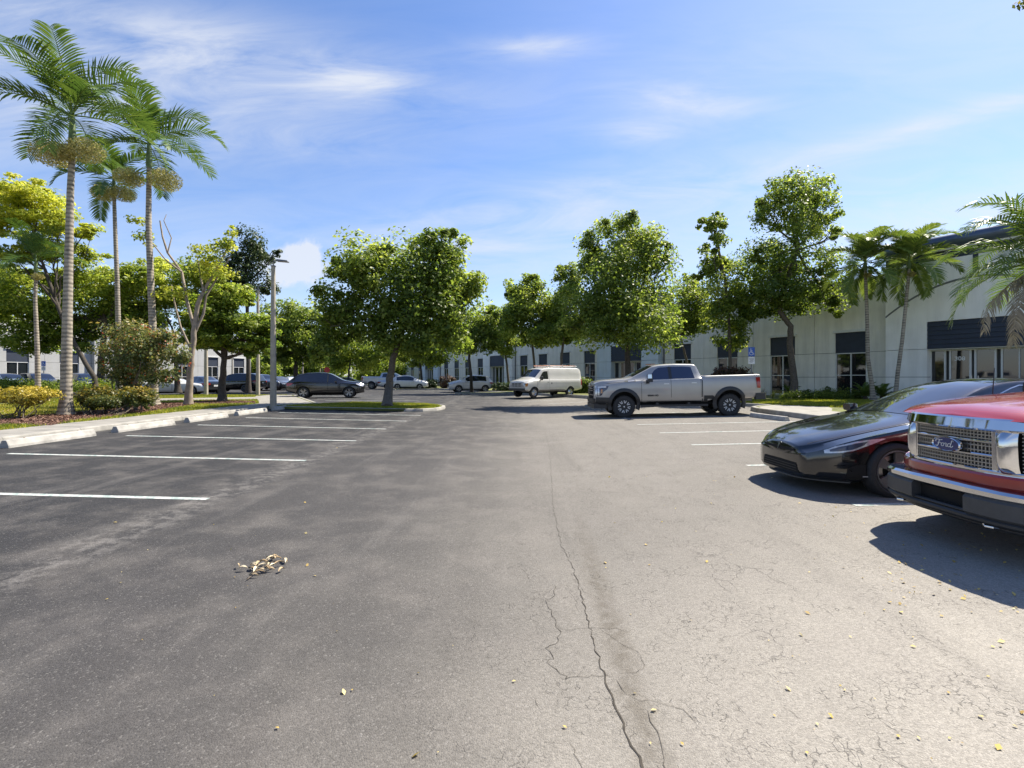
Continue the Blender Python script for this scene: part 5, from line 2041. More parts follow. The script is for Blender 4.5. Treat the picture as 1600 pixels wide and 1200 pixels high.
def ground_z(x, y):
    return G(x, y)


# ---- silver heavy-duty pickup ------------------------------------------------
SPK = dict(L=6.3, wb=4.03, fo=1.08, R=.42, rim=.265, tw=.29, track=1.74, gap=.08, wz=1.2,
           top=[(0, 1.30), (.05, 1.36), (.3, 1.43), (1.25, 1.50), (1.40, 1.53), (2.28, 1.97), (2.6, 2.01), (3.1, 2.03), (3.8, 2.01), (3.95, 1.97), (4.055, 1.56), (4.08, 1.55), (6.0, 1.57), (6.22, 1.58), (6.3, 1.55)],
           belt=[(0, 1.12), (.4, 1.28), (1.4, 1.40), (2.5, 1.42), (4.0, 1.46), (6.3, 1.48)],
           bot=[(0, .52), (.55, .50), (1.6, .60), (1.8, .55), (4.3, .55), (4.5, .62), (5.9, .66), (6.3, .68)],
           wid=[(0, .86), (.10, .96), (.3, 1.01), (.8, 1.03), (6.1, 1.03), (6.3, .99)],
           wtop=[(0, .80), (.3, .90), (1.4, .90), (1.6, .86), (2.3, .74), (3.9, .73), (4.03, .78), (4.08, .97), (6.2, .97), (6.3, .95)], smt=.05, crown=.035, tuck=.95, bed=(4.16, 6.2, .95, .80), sharp=38)
silver = paint_mat('silver_paint', (.34, .33, .31), .35, .36)
sx, sy = 6.33, 19.85
c = Car('pickup_truck', 'silver crew-cab pickup with black wheel flares parked across the lot', 'pickup truck', SPK, silver, (sx, sy, .10), PI - .01, pitch=-.018)
c.wheels('star8')
c.flare(BLACKP, .13, .05, r=.50, a0=-22, a1=202)
c.both('side_window', [(2.02, 1.45), (2.30, 1.80), (2.48, 1.90), (2.82, 1.92)], [(2.02, 1.44), (2.3, 1.445), (2.5, 1.45), (2.82, 1.455)], TINT, n=14)
c.both('side_window', [(2.94, 1.925), (3.4, 1.925), (3.72, 1.90)], [(2.94, 1.46), (3.4, 1.465), (3.80, 1.47)], TINT, n=10)
c.both('window_trim', [(2.82, 1.925), (2.94, 1.925)], [(2.82, 1.455), (2.94, 1.46)], BLACKP, n=3, off=.003)
c.patch('windshield', [(1.46, .80), (1.8, .76), (2.24, .67)], [(1.46, -.80), (1.8, -.76), (2.24, -.67)], 'top', CARGLASS, n=12, mm=10)
c.patch('rear_window', [(-.62, 1.88), (.62, 1.88)], [(-.66, 1.62), (.66, 1.62)], 'rear', CARGLASS, n=6, mm=3)
for a, b in ((1.75, .62), (2.88, .58), (4.02, .56)):
    c.seam([(a, b), (a, 1.40), (a + (.12 if a < 2 else 0), 1.44)])
c.seam([(4.07, .6), (4.07, 1.52)], .03)
c.seam([(1.75, .63), (4.0, .60)], .012)
c.seam([(.42, 1.31), (1.0, 1.37), (1.42, 1.42)], .012)
c.handle(2.70, 1.27, SATIN)
c.handle(3.75, 1.29, SATIN)
# lettering on the door and the hood vent badge
for sg in (1,):
    me = text_mesh('SIERRA HD', .085, BLACKP, .006, bold=.004)
    t = link_mesh('lettering', me, c.root)
    t.matrix_basis = Matrix(((-sg, 0, 0, c.x(2.18)), (0, 0, sg, sg * 1.035), (0, 1, 0, .83), (0, 0, 0, 1)))
bd = c.both('hood_badge', [(1.12, 1.415), (1.52, 1.44)], [(1.14, 1.36), (1.54, 1.38)], BLACKP, n=5, mm=2, off=.012)
c.both('badge_plate', [(1.24, 1.405), (1.50, 1.42)], [(1.24, 1.375), (1.50, 1.39)], SATIN, n=5, mm=1, off=.018)
# towing mirrors
for sg in (1, -1):
    o = MB().box((c.x(2.02), sg * 1.25, 1.50), (.16, .22, .30), 0, 0, .9).build('mirror', BLACKP, c.root)
    MB().box((c.x(1.985), sg * 1.25, 1.565), (.15, .235, .15), 0, 0, .92).build('mirror_cap', CHROME, o)
    MB().box((c.x(1.99), sg * 1.10, 1.40), (.09, .26, .05)).box((c.x(1.99), sg * 1.01, 1.36), (.12, .06, .13)).build('mirror_stalk', BLACKP, o)
# front end
c.patch('grille', [(-.66, 1.24), (.66, 1.24)], [(-.62, .74), (.62, .74)], 'front', DARK, n=10, mm=4, off=.006)
for k in range(6):
    z = .78 + .085 * k
    c.patch('grille_bar', [(-.64, z + .030), (.64, z + .030)], [(-.64, z), (.64, z)], 'front', CHROME if k in (0, 2, 4, 5) else SATIN, n=10, mm=1, off=.03)
for sg in (1, -1):
    c.patch('headlight', [(sg * .70, 1.24), (sg * .86, 1.24), (sg * .985, 1.22)], [(sg * .70, .80), (sg * .84, .80), (sg * .93, .94)], 'front', LENS, n=8, mm=5, off=.008)
    c.patch('headlight', [(.07, 1.22), (.30, 1.23), (.44, 1.23), (.50, 1.22)], [(.07, .84), (.22, .86), (.30, 1.00), (.44, 1.10)], 'side', TINT, sg, n=10, mm=4, off=.008)
    c.patch('headlight_strip', [(.09, 1.21), (.28, 1.215), (.40, 1.215)], [(.09, 1.15), (.28, 1.16), (.40, 1.17)], 'side', PLATE, sg, n=8, mm=1, off=.016)
    c.patch('headlight_strip', [(.09, 1.16), (.15, 1.16)], [(.09, .86), (.15, .87)], 'side', LENS, sg, n=3, mm=4, off=.016)
    c.patch('marker_lamp', [(.20, 1.10), (.27, 1.10)], [(.20, .96), (.25, .96)], 'side', AMBER, sg, n=3, mm=2, off=.014)
    c.patch('tail_light', [(6.10, 1.46), (6.28, 1.47)], [(6.15, 1.06), (6.28, 1.05)], 'side', REDL, sg, n=4, mm=5, off=.012)
c.both('front_bumper', [(.02, .80), (.3, .79), (.56, .78)], [(.02, .44), (.3, .44), (.56, .56)], BLACKP, n=10, mm=4, off=.028)
c.patch('front_bumper', [(-.9, .74), (.9, .74)], [(-.86, .42), (.86, .42)], 'front', BLACKP, n=12, mm=4, off=.05)
MB().box2((c.x(.5), -.86, .36), (c.x(-.06), .86, .55)).build('front_bumper', BLACKP, c.root)
c.patch('skid_plate', [(-.45, .52), (.45, .52)], [(-.40, .44), (.40, .44)], 'front', SATIN, n=6, mm=2, off=.09)
for sg in (1, -1):
    MB().box2((c.x(4.25), sg * .96, .40), (c.x(1.72), sg * 1.07, .475)).box2((c.x(2.4), sg * .6, .45), (c.x(2.3), sg * 1.0, .55)).box2((c.x(3.6), sg * .6, .45), (c.x(3.5), sg * 1.0, .55)).build('running_board', BLACKP, c.root)
c.both('rocker_trim', [(1.72, .625), (4.05, .605)], [(1.72, .56), (4.05, .55)], BLACKP, n=10, mm=1, off=.012)
c.both('bed_step', [(4.12, .80), (4.46, .80), (4.58, .70)], [(4.12, .60), (4.46, .60), (4.58, .60)], BLACKP, n=6, mm=2, off=.012)
MB().box2((c.x(6.48), -1.0, .66), (c.x(6.26), 1.0, .84)).build('rear_bumper', CHROME, c.root)
for sg in (1, -1):
    MB().box2((c.x(6.46), sg * .90, .62), (c.x(6.08), sg * 1.03, .86)).build('rear_bumper_corner', BLACKP, c.root)
for yy in (-.5, -.18, 0, .18, .5):
    MB().box((c.x(2.36), yy, 2.045), (.10, .09, .03), 0, 0, .7).build('roof_lamp', AMBER, c.root)
MB().box((c.x(6.0), .3, .62), (.3, .5, .16)).tube([(c.x(3.2), -.45, .5), (c.x(5.9), -.5, .5), (c.x(6.3), -.75, .5)], .05, 8).build('exhaust', POSTG, c.root)

# ---- black electric sedan -----------------------------------------------------
TES = dict(L=5.02, wb=2.96, fo=.93, R=.355, rim=.265, tw=.27, track=1.71, gap=.035,
           top=[(0, .60), (.03, .635), (.2, .70), (.6, .81), (1.1, .91), (1.42, .965), (1.6, 1.03), (2.4, 1.36), (2.75, 1.43), (3.1, 1.45), (3.5, 1.42), (4.2, 1.27), (4.6, 1.15), (4.9, 1.10), (5.02, 1.06)],
           belt=[(0, .54), (.3, .70), (.7, .82), (1.1, .90), (1.5, .93), (2.5, .96), (3.6, .99), (4.4, 1.03), (5.02, .98)],
           bot=[(0, .22), (.3, .19), (.8, .19), (4.2, .20), (4.7, .28), (5.02, .38)],
           wid=[(0, .52), (.06, .66), (.18, .79), (.38, .885), (.7, .955), (1.05, .985), (1.6, .975), (3.0, .975), (3.9, .99), (4.5, .95), (4.85, .86), (5.02, .76)],
           wtop=[(0, .36), (.06, .5), (.2, .61), (.6, .72), (1.3, .78), (1.6, .75), (2.2, .66), (2.8, .58), (3.4, .57), (4.2, .62), (4.6, .72), (5.02, .70)],
           smt=.16, sm=.10, crown=.035, tuck=.95, sharp=45, nose=.03)
blk = paint_mat('black_paint', (.008, .008, .009), .0, .16)
tx, ty_ = 3.93 + .93 + 1.48, 7.22
c = Car('electric_sedan', 'glossy black electric sedan parked nose out between the pickups', 'car', TES, blk, (tx, ty_, .10), PI + .02, pitch=-.028)
c.wheels('dark')
c.patch('windshield', [(1.50, .74), (1.9, .68), (2.4, .60), (2.62, .56)], [(1.50, -.74), (1.9, -.68), (2.4, -.60), (2.62, -.56)], 'top', CARGLASS, n=12, mm=12, off=.004)
c.patch('roof_glass', [(2.68, .53), (3.2, .52), (3.6, .52)], [(2.68, -.53), (3.2, -.52), (3.6, -.52)], 'top', CARGLASS, n=10, mm=8, off=.003)
c.patch('rear_window', [(3.68, .52), (4.2, .54), (4.6, .6)], [(3.68, -.52), (4.2, -.54), (4.6, -.6)], 'top', CARGLASS, n=8, mm=8, off=.003)
c.both('side_window', [(1.72, 1.00), (2.1, 1.18), (2.6, 1.345), (2.9, 1.38)], [(1.80, .965), (2.1, .975), (2.6, .985), (2.9, .99)], CARGLASS, n=12)
c.both('side_window', [(2.97, 1.385), (3.4, 1.36), (3.8, 1.26), (4.15, 1.12)], [(2.97, .995), (3.4, 1.0), (3.8, 1.02), (4.1, 1.06)], CARGLASS, n=12)
c.both('window_trim', [(1.66, .975), (2.9, 1.39), (3.5, 1.365), (4.25, 1.10)], [(1.72, .985), (2.9, 1.378), (3.5, 1.352), (4.2, 1.10)], SATIN, n=20, mm=1, off=.006)
for sg in (1, -1):
    hl = c.patch('headlight', [(.155, .615), (.26, .672), (.45, .73), (.66, .765), (.80, .775)], [(.155, .575), (.28, .590), (.42, .615), (.58, .680), (.80, .768)], 'side', LENS, sg, n=16, mm=5, off=.005)
    c.patch('headlight_recess', [(.20, .625), (.30, .668), (.48, .715), (.60, .738)], [(.20, .600), (.30, .612), (.42, .634), (.55, .69)], 'side', TINT, sg, n=12, mm=4, off=.008)
    c.patch('headlight', [(.16, .600), (.175, .605)], [(.16, .58), (.175, .58)], 'side', LENS, sg, n=3, mm=2, off=.004)
    # air curtain pocket in the bumper corner
    c.patch('bumper_pocket', [(.36, .40), (.46, .44), (.56, .44)], [(.34, .26), (.46, .24), (.56, .26)], 'side', DARK, sg, n=8, mm=4, off=.004)
    c.patch('bumper_blade', [(.22, .42), (.34, .43), (.40, .36)], [(.22, .405), (.34, .41), (.385, .35)], 'side', blk, sg, n=10, mm=2, off=.022)
    c.patch('marker_lamp', [(.52, .30), (.60, .30)], [(.52, .285), (.60, .285)], 'side', LENS, sg, n=3, mm=1, off=.006)
c.patch('lower_grille', [(-.40, .40), (0, .405), (.40, .40)], [(-.46, .265), (0, .26), (.46, .265)], 'front', DARK, n=14, mm=4, off=.004)
for k in range(3):
    c.patch('grille_slat', [(-.42, .30 + .035 * k), (.42, .30 + .035 * k)], [(-.42, .292 + .035 * k), (.42, .292 + .035 * k)], 'front', BLACKP, n=12, mm=1, off=.012)
c.patch('upper_grille', [(-.36, .585), (0, .592), (.36, .585)], [(-.36, .555), (0, .548), (.36, .555)], 'front', DARK, n=12, mm=2, off=.005)
# lip under the nose
rows_ = []
for i in range(21):
    y = -.80 + 1.6 * i / 20
    d = .0 + .02 + .46 * (abs(y) / .8) ** 3
    rows_.append([(c.x(d + .10), y, .20), (c.x(d - .045), y, .185), (c.x(d - .045), y, .20), (c.x(d + .06), y, .235)])
MB().grid(rows_).build('front_lip', GREYP, c.root, 40)
# hood shut line and creases
c.seam([(.10, .46), (.4, .62), (.9, .71), (1.42, .76)], .008, DARK, 'top')
c.seam([(.10, -.46), (.4, -.62), (.9, -.71), (1.42, -.76)], .008, DARK, 'top')
c.seam([(1.36, .24), (1.36, .80), (1.5, .93)], .008)
c.seam([(2.93, .26), (2.93, .98)], .008)
c.handle(2.65, .86, SATIN, .22)
c.mirror(1.78, .96, blk, .22, .14, .13)
# round-cornered T shaped emblem
mb = MB()
for A_ in ([(-.045, .030), (-.03, .038), (0, .041), (.03, .038), (.045, .030), (.040, .020), (.026, .027), (.0, .030), (-.026, .027), (-.040, .020)], [(-.014, .022), (0, .024), (.014, .022), (0, -.045)]):
    k = len(A_)
    mb.add([(0, a, b) for a, b in A_] + [(.006, a, b) for a, b in A_], [tuple(range(k)), tuple(range(k, 2 * k))] + [(i, (i + 1) % k, k + (i + 1) % k, k + i) for i in range(k)])
em = mb.build('emblem', SATIN, c.root)
h_, n_ = c.cast((c.xf + 2, 0, .60), (-1, 0, 0))
em.location = h_ + Vector((.004, 0, .0))
em.rotation_euler = (0, -.35, 0)
em.scale = (1, 1.25, 1.25)

# ---- red pickup, nearest on the right -------------------------------------------
RED = dict(L=5.9, wb=3.68, fo=.95, R=.40, rim=.25, tw=.27, track=1.72, gap=.07,
           top=[(0, 1.17), (.06, 1.24), (.2, 1.28), (.7, 1.345), (1.2, 1.385), (1.5, 1.39), (2.35, 1.86), (2.7, 1.92), (3.8, 1.92), (4.0, 1.88), (4.12, 1.36), (4.15, 1.34), (5.9, 1.34)],
           belt=[(0, 1.06), (.5, 1.16), (1.4, 1.22), (4.1, 1.27), (5.9, 1.26)],
           bot=[(0, .66), (.3, .60), (.5, .50), (5.0, .52), (5.9, .6)],
           wid=[(0, .72), (.1, .80), (.25, .88), (.45, .955), (.8, .995), (5.7, .995), (5.9, .95)],
           wtop=[(0, .64), (.15, .72), (.4, .82), (1.4, .87), (1.7, .82), (2.4, .70), (4.0, .70), (4.12, .78), (4.15, .93), (5.9, .93)], smt=.06, crown=.055, tuck=.95, bed=(4.25, 5.8, .9, .76), sharp=38)
def fx(y):              # how the front end sweeps back from the middle
    return float(np.interp(abs(y), [0, .2, .39, .46, .54, .62, .70, .85, .98, 1.02, 1.2], [0, .008, .03, .05, .085, .14, .21, .36, .58, .66, 1.0]))


def red_cut(cc):
    pts = [(cc.x(fx(y) + .165), y) for y in [-1.15 + 2.3 * i / 46 for i in range(47)]]
    return MB().prism([(cc.xf + .6, -1.15)] + pts + [(cc.xf + .6, 1.15)], .15, 1.224)


RED['front_cut'] = red_cut
red = paint_mat('red_paint', (.30, .014, .012), .0, .22)
RX, RY = 4.02, 4.50
c = Car('pickup_truck', 'red pickup with a big chrome grille at the right edge of the lot', 'pickup truck', RED, red, (RX + .95 + 1.84 + .02, RY, .075), PI, pitch=-.02)
c.wheels('five')


def bxo(y):             # the bumper sweeps back less
    return float(np.interp(abs(y), [0, .3, .55, .70, .78, .84, .88, 1.02], [-.15, -.14, -.105, -.05, .02, .11, .22, .7]))


def slab(mb, y0, y1, z0, z1, d0, d1, n=8, f=fx, mi=0, bev=.006):
    rows_ = []
    for i in range(n + 1):
        y = y0 + (y1 - y0) * i / n
        a, b = (z0(y), z1(y)) if callable(z0) else (z0, z1)
        xb, xo = c.x(f(y)) + d0, c.x(f(y)) + d1
        rows_.append([(xb, y, a), (xo - bev, y, a), (xo, y, a + bev), (xo, y, b - bev), (xo - bev, y, b), (xb, y, b)])
    mb.grid(rows_, mi)
    k = len(rows_[0])
    mb.add(rows_[0] + rows_[-1], [tuple(range(k)), tuple(reversed(range(k, 2 * k)))], mi)
    return mb


# chrome surround
mb = MB()
slab(mb, -.66, .66, 1.135, 1.238, -.06, .058, 24, bev=.014)
slab(mb, -.62, .62, .765, .805, -.06, .035, 24, bev=.010)
for sg in (1, -1):
    slab(mb, sg * .375, sg * .405, .80, 1.14, -.06, .035, 2, bev=.01)
    slab(mb, sg * .62, sg * .665, .78, 1.14, -.06, .03, 3, bev=.01)
mb.v = [(a - max(0, z_ - 1.14) * .28, b_, z_) for a, b_, z_ in mb.v]
su = mb.build('grille_surround', CHROME, c.root, 30)
for sg in (1, -1):      # swelling chrome pillars
    rows_ = []
    for i in range(9):
        t = i / 8
        y = sg * (.405 + .135 * t)
        bul = .075 * math.sin(PI * (.1 + .8 * t)) + .01
        rows_.append([(c.x(fx(y)) - .05, y, .79)] + [(c.x(fx(y)) + bul * (1 - .55 * abs(2 * q - 1) ** 4), y * (1 - .02 * q), .79 + .35 * q) for q in [j / 8 for j in range(9)]] + [(c.x(fx(y)) - .05, y, 1.14)])
    MB().grid(rows_).build('grille_pillar', CHROME, c.root, 50)
mb = MB()
slab(mb, -.66, .66, .77, 1.16, -.16, -.045, 24)
mb.build('grille_backing', DARK, c.root)
# two cross bars carry the badge
mb = MB()
slab(mb, -.375, .375, 1.020, 1.048, -.04, .035, 16, bev=.008)
slab(mb, -.375, .375, .905, .933, -.04, .035, 16, bev=.008)
mb.build('grille_bar', CHROME, c.root, 30)
# square mesh between the bars
mb = MB()
for z0, z1, nr in ((.806, .905, 3), (.934, 1.020, 2), (1.049, 1.134, 3)):
    for i in range(25):
        y = -.365 + .73 * i / 24
        slab(mb, y - .005, y + .005, z0, z1, -.03, .010, 1, bev=.002)
    for k in range(nr):
        z = z0 + (z1 - z0) * (k + .5) / nr
        slab(mb, -.372, .372, z - .006, z + .006, -.03, .014, 12, bev=.002)
for sg in (1, -1):
    for i in range(3):
        y = sg * (.555 + .026 * i)
        slab(mb, y - .004, y + .004, .81, 1.13, -.03, .008, 1, bev=.002)
    for k in range(11):
        z = .822 + .03 * k
        slab(mb, sg * .545, sg * .618, z - .005, z + .005, -.03, .012, 3, bev=.002)
mb.build('grille_mesh', mat('mesh_grey', (.34, .33, .31), .35, .8), c.root)
# oval badge with its script
xb = c.x(0) + .04
ov = []
for sc, dxx in ((1.0, 0), (1.0, .022), (.93, .030), (.86, .022)):
    ov.append([(xb + dxx, .150 * sc * math.cos(2 * PI * i / 40), .978 + .066 * sc * math.sin(2 * PI * i / 40)) for i in range(41)])
bz = MB().grid(ov).build('badge_ring', CHROME, c.root, 30)
MB().add([(xb + .020, .134 * math.cos(2 * PI * i / 40), .978 + .057 * math.sin(2 * PI * i / 40)) for i in range(40)], [tuple(range(40))]).build('badge', mat('badge_blue', (.006, .022, .13), .12, .2, coat=1.), bz)
mb = MB()


def script(pl, w=.0062):
    pts = [Vector(q) for q in pl]
    rows_ = []
    for i, q in enumerate(pts):
        d = (pts[min(i + 1, len(pts) - 1)] - pts[max(i - 1, 0)]).normalized()
        n_ = Vector((-d.y, d.x)) * w * (.65 + .35 * abs(d.y)) * .5
        rows_.append([(xb + .0235, -(q.x - n_.x) * -1, .978 + q.y - n_.y), (xb + .0235, -(q.x + n_.x) * -1, .978 + q.y + n_.y)])
    mb.grid(rows_)


def el(cx, cy, rx, ry, a0, a1, n=14, sh=.25):
    return [(cx + rx * math.cos(R(a0 + (a1 - a0) * i / n)) + sh * ry * math.sin(R(a0 + (a1 - a0) * i / n)), cy + ry * math.sin(R(a0 + (a1 - a0) * i / n))) for i in range(n + 1)]


# letters drawn in reading order from -x to +x
script([(-.098, .012), (-.104, .022), (-.090, .034), (-.070, .034), (-.048, .030), (-.030, .036)], .0075)
script([(-.062, .034), (-.068, .012), (-.076, -.012), (-.084, -.026), (-.096, -.028), (-.102, -.020)], .0085)
script([(-.082, .004), (-.066, .004), (-.052, .008), (-.048, .000)], .006)
script(el(-.030, -.008, .014, .015, 60, 430), .0065)
script([(-.018, .002), (-.004, .004), (.004, .010), (.010, .004), (.004, -.010), (.004, -.022), (.012, -.022), (.020, -.012)], .0068)
script(el(.036, -.008, .015, .015, 40, 350), .0068)
script([(.066, .036), (.060, .014), (.050, -.012), (.052, -.024), (.064, -.022), (.078, -.010)], .0075)
script([(.066, .036), (.078, .034), (.082, .026)], .005)
# the truck's own right is the picture's left: mirror the strokes so the word reads from the lot
mb.v = [(a, b, z) for a, b, z in mb.v]
mb.build('lettering', PLATE, bz)
# fascia band, bumper and valance
mb = MB()
slab(mb, -.93, .93, .664, .775, -.16, .03, 30, lambda y: .72 * fx(y) + .28 * bxo(y), bev=.018)
mb.build('fascia_band', red, c.root, 30)
bzt = lambda y: .675 - .02 * abs(y)
mb = MB()
slab(mb, -.90, .90, lambda y: .585, bzt, -.2, .02, 36, bxo, bev=.022)
for sg in (1, -1):
    slab(mb, sg * .70, sg * .90, lambda y: .40 + .05 * max(0, abs(y) - .7), lambda y: .59, -.2, .012, 14, bxo, bev=.012)
mb.build('front_bumper', CHROME, c.root, 32)
for sg in (1, -1):
    mb = MB()
    slab(mb, sg * .27, sg * .69, .425, .590, -.16, .022, 10, bxo, bev=.02)
    mb.build('bumper_pad', GREYP, c.root, 32)
    mb = MB()
    slab(mb, sg * .60, sg * 1.0, .60, 1.222, -.17, -.05, 14, bev=.01)
    mb.build('front_fender', red, c.root, 32)
mb = MB()
slab(mb, -.27, .27, .45, .585, -.16, -.07, 8, bxo)
mb.build('bumper_intake', DARK, c.root)
mb = MB()
slab(mb, -.72, .72, .375, .425, -.22, .015, 20, bxo, bev=.015)
slab(mb, -.27, .27, .425, .455, -.2, .004, 10, bxo, bev=.012)
slab(mb, -.84, .84, .33, .378, -.30, -.04, 24, bxo, bev=.02)
mb.build('valance', BLACKP, c.root, 32)
for sg in (1, -1):
    MB().tube([(c.x(-.05), sg * .42, .36), (c.x(-.13), sg * .42, .365), (c.x(-.15), sg * .46, .365), (c.x(-.13), sg * .50, .365), (c.x(-.05), sg * .50, .36)], .012, 8).build('tow_hook', CHROME, c.root, 40)
    hl = MB()
    slab(hl, sg * .672, sg * .975, lambda y: .80 + .10 * max(0, abs(y) - .8), lambda y: 1.15 - .12 * max(0, abs(y) - .8), -.05, .018, 12, bev=.015)
    hl.build('headlight', LENS, c.root, 32)
    in_ = MB()
    slab(in_, sg * .70, sg * .80, .93, 1.07, .018, .022, 6)
    in_.build('headlight_reflector', CHROME, c.root)
# bonnet seams, glass, antenna
c.patch('windshield', [(1.56, .80), (1.9, .74), (2.34, .64)], [(1.56, -.80), (1.9, -.74), (2.34, -.64)], 'top', CARGLASS, n=10, mm=10)
c.both('side_window', [(1.95, 1.28), (2.35, 1.70), (2.55, 1.82), (2.95, 1.84)], [(1.95, 1.265), (2.35, 1.27), (2.55, 1.27), (2.95, 1.275)], CARGLASS, n=12)
c.both('side_window', [(3.05, 1.84), (3.85, 1.82)], [(3.05, 1.28), (3.9, 1.285)], CARGLASS, n=8)
c.seam([(1.72, .6), (1.72, 1.2)])
c.seam([(3.0, .58), (3.0, 1.26)])
c.seam([(4.13, .58), (4.13, 1.3)], .025)
c.seam([(.12, .60), (.5, .76), (1.45, .80)], .010, DARK, 'top')
c.seam([(.12, -.60), (.5, -.76), (1.45, -.80)], .010, DARK, 'top')
c.handle(2.8, 1.1, BLACKP)
c.handle(3.9, 1.11, BLACKP)
c.mirror(1.95, 1.28, BLACKP, .24, .26, .16)
c.flare(red, .07, .02)
hd = [(-.34, .30), (-.30, .9), (-.26, 1.4)]
MB().tube([(c.x(1.22), .87 * -1, 1.25), (c.x(1.22), -.875, 1.30)], .018, 10).tube([(c.x(1.22), -.875, 1.28), (c.x(1.26), -.88, 1.66)], [.006, .004], 6).build('antenna', BLACKP, c.root)
for sg in (1, -1):
    c.patch('tail_light', [(5.72, 1.25), (5.88, 1.25)], [(5.72, .85), (5.88, .85)], 'side', REDL, sg, n=3, mm=4, off=.01)

# ---- white cargo van ---------------------------------------------------------------
VAN = dict(L=5.50, wb=3.505, fo=.78, R=.365, rim=.215, tw=.23, track=1.72, gap=.055,
           top=[(0, 1.08), (.05, 1.14), (.3, 1.22), (.80, 1.33), (.95, 1.38), (1.62, 1.98), (1.85, 2.06), (2.3, 2.11), (5.2, 2.11), (5.40, 2.06), (5.5, 1.9)],
           belt=[(0, .98), (.5, 1.12), (1.0, 1.24), (2, 1.26), (5.5, 1.26)], bot=[(0, .50), (.5, .42), (5.0, .46), (5.5, .52)],
           wid=[(0, .86), (.08, .93), (.3, .98), (.8, 1.0), (5.3, 1.0), (5.5, .95)], wtop=[(0, .78), (.5, .86), (1.0, .84), (1.7, .80), (2.2, .80), (5.4, .80), (5.5, .78)], smt=.05, crown=.06, tuck=.96, sharp=40)
white = paint_mat('white_paint', (.56, .55, .52), .0, .3)
c = Car('cargo_van', 'white cargo van with a ladder rack on its roof', 'van', VAN, white, (2.35, 36.2, .19), PI + .66)
c.wheels('steel')
c.patch('windshield', [(1.00, .78), (1.3, .76), (1.60, .73)], [(1.00, -.78), (1.3, -.76), (1.60, -.73)], 'top', CARGLASS, n=10, mm=10)
c.both('side_window', [(1.30, 1.36), (1.66, 1.80), (1.82, 1.86), (2.12, 1.87)], [(1.30, 1.32), (1.66, 1.31), (1.82, 1.31), (2.12, 1.31)], CARGLASS, n=10)
c.seam([(1.06, .55), (1.06, 1.24)])
c.seam([(2.20, .5), (2.20, 1.95)])
c.seam([(2.3, 1.02), (5.3, 1.02)], .01)
c.seam([(2.4, .95), (2.4, 1.06)], .08, DARK)
c.both('rocker_trim', [(1.2, .55), (3.7, .55)], [(1.2, .49), (3.7, .49)], BLACKP, n=10, mm=1, off=.006)
c.patch('grille', [(-.52, 1.03), (.52, 1.03)], [(-.52, .74), (.52, .74)], 'front', DARK, n=8, mm=3, off=.006)
for k in range(4):
    c.patch('grille_bar', [(-.55, .75 + .09 * k), (.55, .75 + .09 * k)], [(-.55, .785 + .09 * k), (.55, .785 + .09 * k)], 'front', white, n=8, mm=1, off=.025)
for yy in (-.53, -.18, .18, .53):
    c.patch('grille_bar', [(yy - .02, 1.04), (yy + .02, 1.04)], [(yy - .02, .75), (yy + .02, .75)], 'front', white, n=2, mm=4, off=.025)
c.patch('front_bumper', [(-.9, .66), (.9, .66)], [(-.86, .50), (.86, .50)], 'front', GREYP, n=10, mm=3, off=.05)
for sg in (1, -1):
    c.patch('headlight', [(sg * .58, 1.03), (sg * .87, 1.03)], [(sg * .58, .76), (sg * .87, .76)], 'front', LENS, n=5, mm=3, off=.012)
    c.patch('headlight', [(.03, 1.02), (.22, 1.03)], [(.03, .78), (.20, .80)], 'side', AMBER if sg else LENS, sg, n=4, mm=3, off=.010)
    c.patch('tail_light', [(5.38, 1.3), (5.48, 1.3)], [(5.38, .85), (5.48, .85)], 'side', REDL, sg, n=3, mm=4, off=.01)
c.mirror(1.35, 1.22, BLACKP, .2, .28, .14)
c.handle(2.05, 1.08, BLACKP, .14)
rk = MB()
for sg in (1, -1):
    rk.tube([(c.x(2.2), sg * .72, 2.24), (c.x(5.2), sg * .72, 2.24)], .022, 6)
for d in (2.4, 3.7, 5.0):
    rk.tube([(c.x(d), -.78, 2.22), (c.x(d), .78, 2.22)], .022, 6, 0)
    for sg in (1, -1):
        rk.tube([(c.x(d), sg * .74, 2.08), (c.x(d), sg * .74, 2.40)], .024, 6)
rkk = rk.build('ladder_rack', PLATE, c.root)
for sg, col_ in ((1, (.42, .14, .05)), (-1, (.42, .14, .05))):
    MB().tube([(c.x(2.0), sg * .55, 2.27), (c.x(5.3), sg * .5, 2.27)], .03, 6).build('roof_pipe', mat('orange_pipe', col_, .6), rkk)


# ---- generic passenger cars ------------------------------------------------------
SUV = dict(L=4.85, wb=2.85, fo=.95, R=.37, rim=.255, tw=.24, track=1.66, gap=.05,
           top=[(0, .88), (.06, .95), (.4, 1.05), (1.15, 1.14), (1.35, 1.20), (2.05, 1.58), (2.4, 1.67), (2.9, 1.70), (3.6, 1.66), (4.15, 1.56), (4.55, 1.28), (4.75, 1.12), (4.85, 1.02)],
           belt=[(0, .82), (.5, .94), (1.3, 1.03), (3.0, 1.06), (4.0, 1.12), (4.85, 1.0)], bot=[(0, .36), (.5, .28), (4.3, .30), (4.85, .46)],
           wid=[(0, .64), (.08, .78), (.3, .90), (.7, .95), (4.3, .95), (4.7, .86), (4.85, .76)], wtop=[(0, .56), (.3, .72), (1.3, .78), (1.7, .70), (2.4, .60), (3.9, .58), (4.4, .68), (4.85, .7)], smt=.10, crown=.03, tuck=.95, sharp=40)
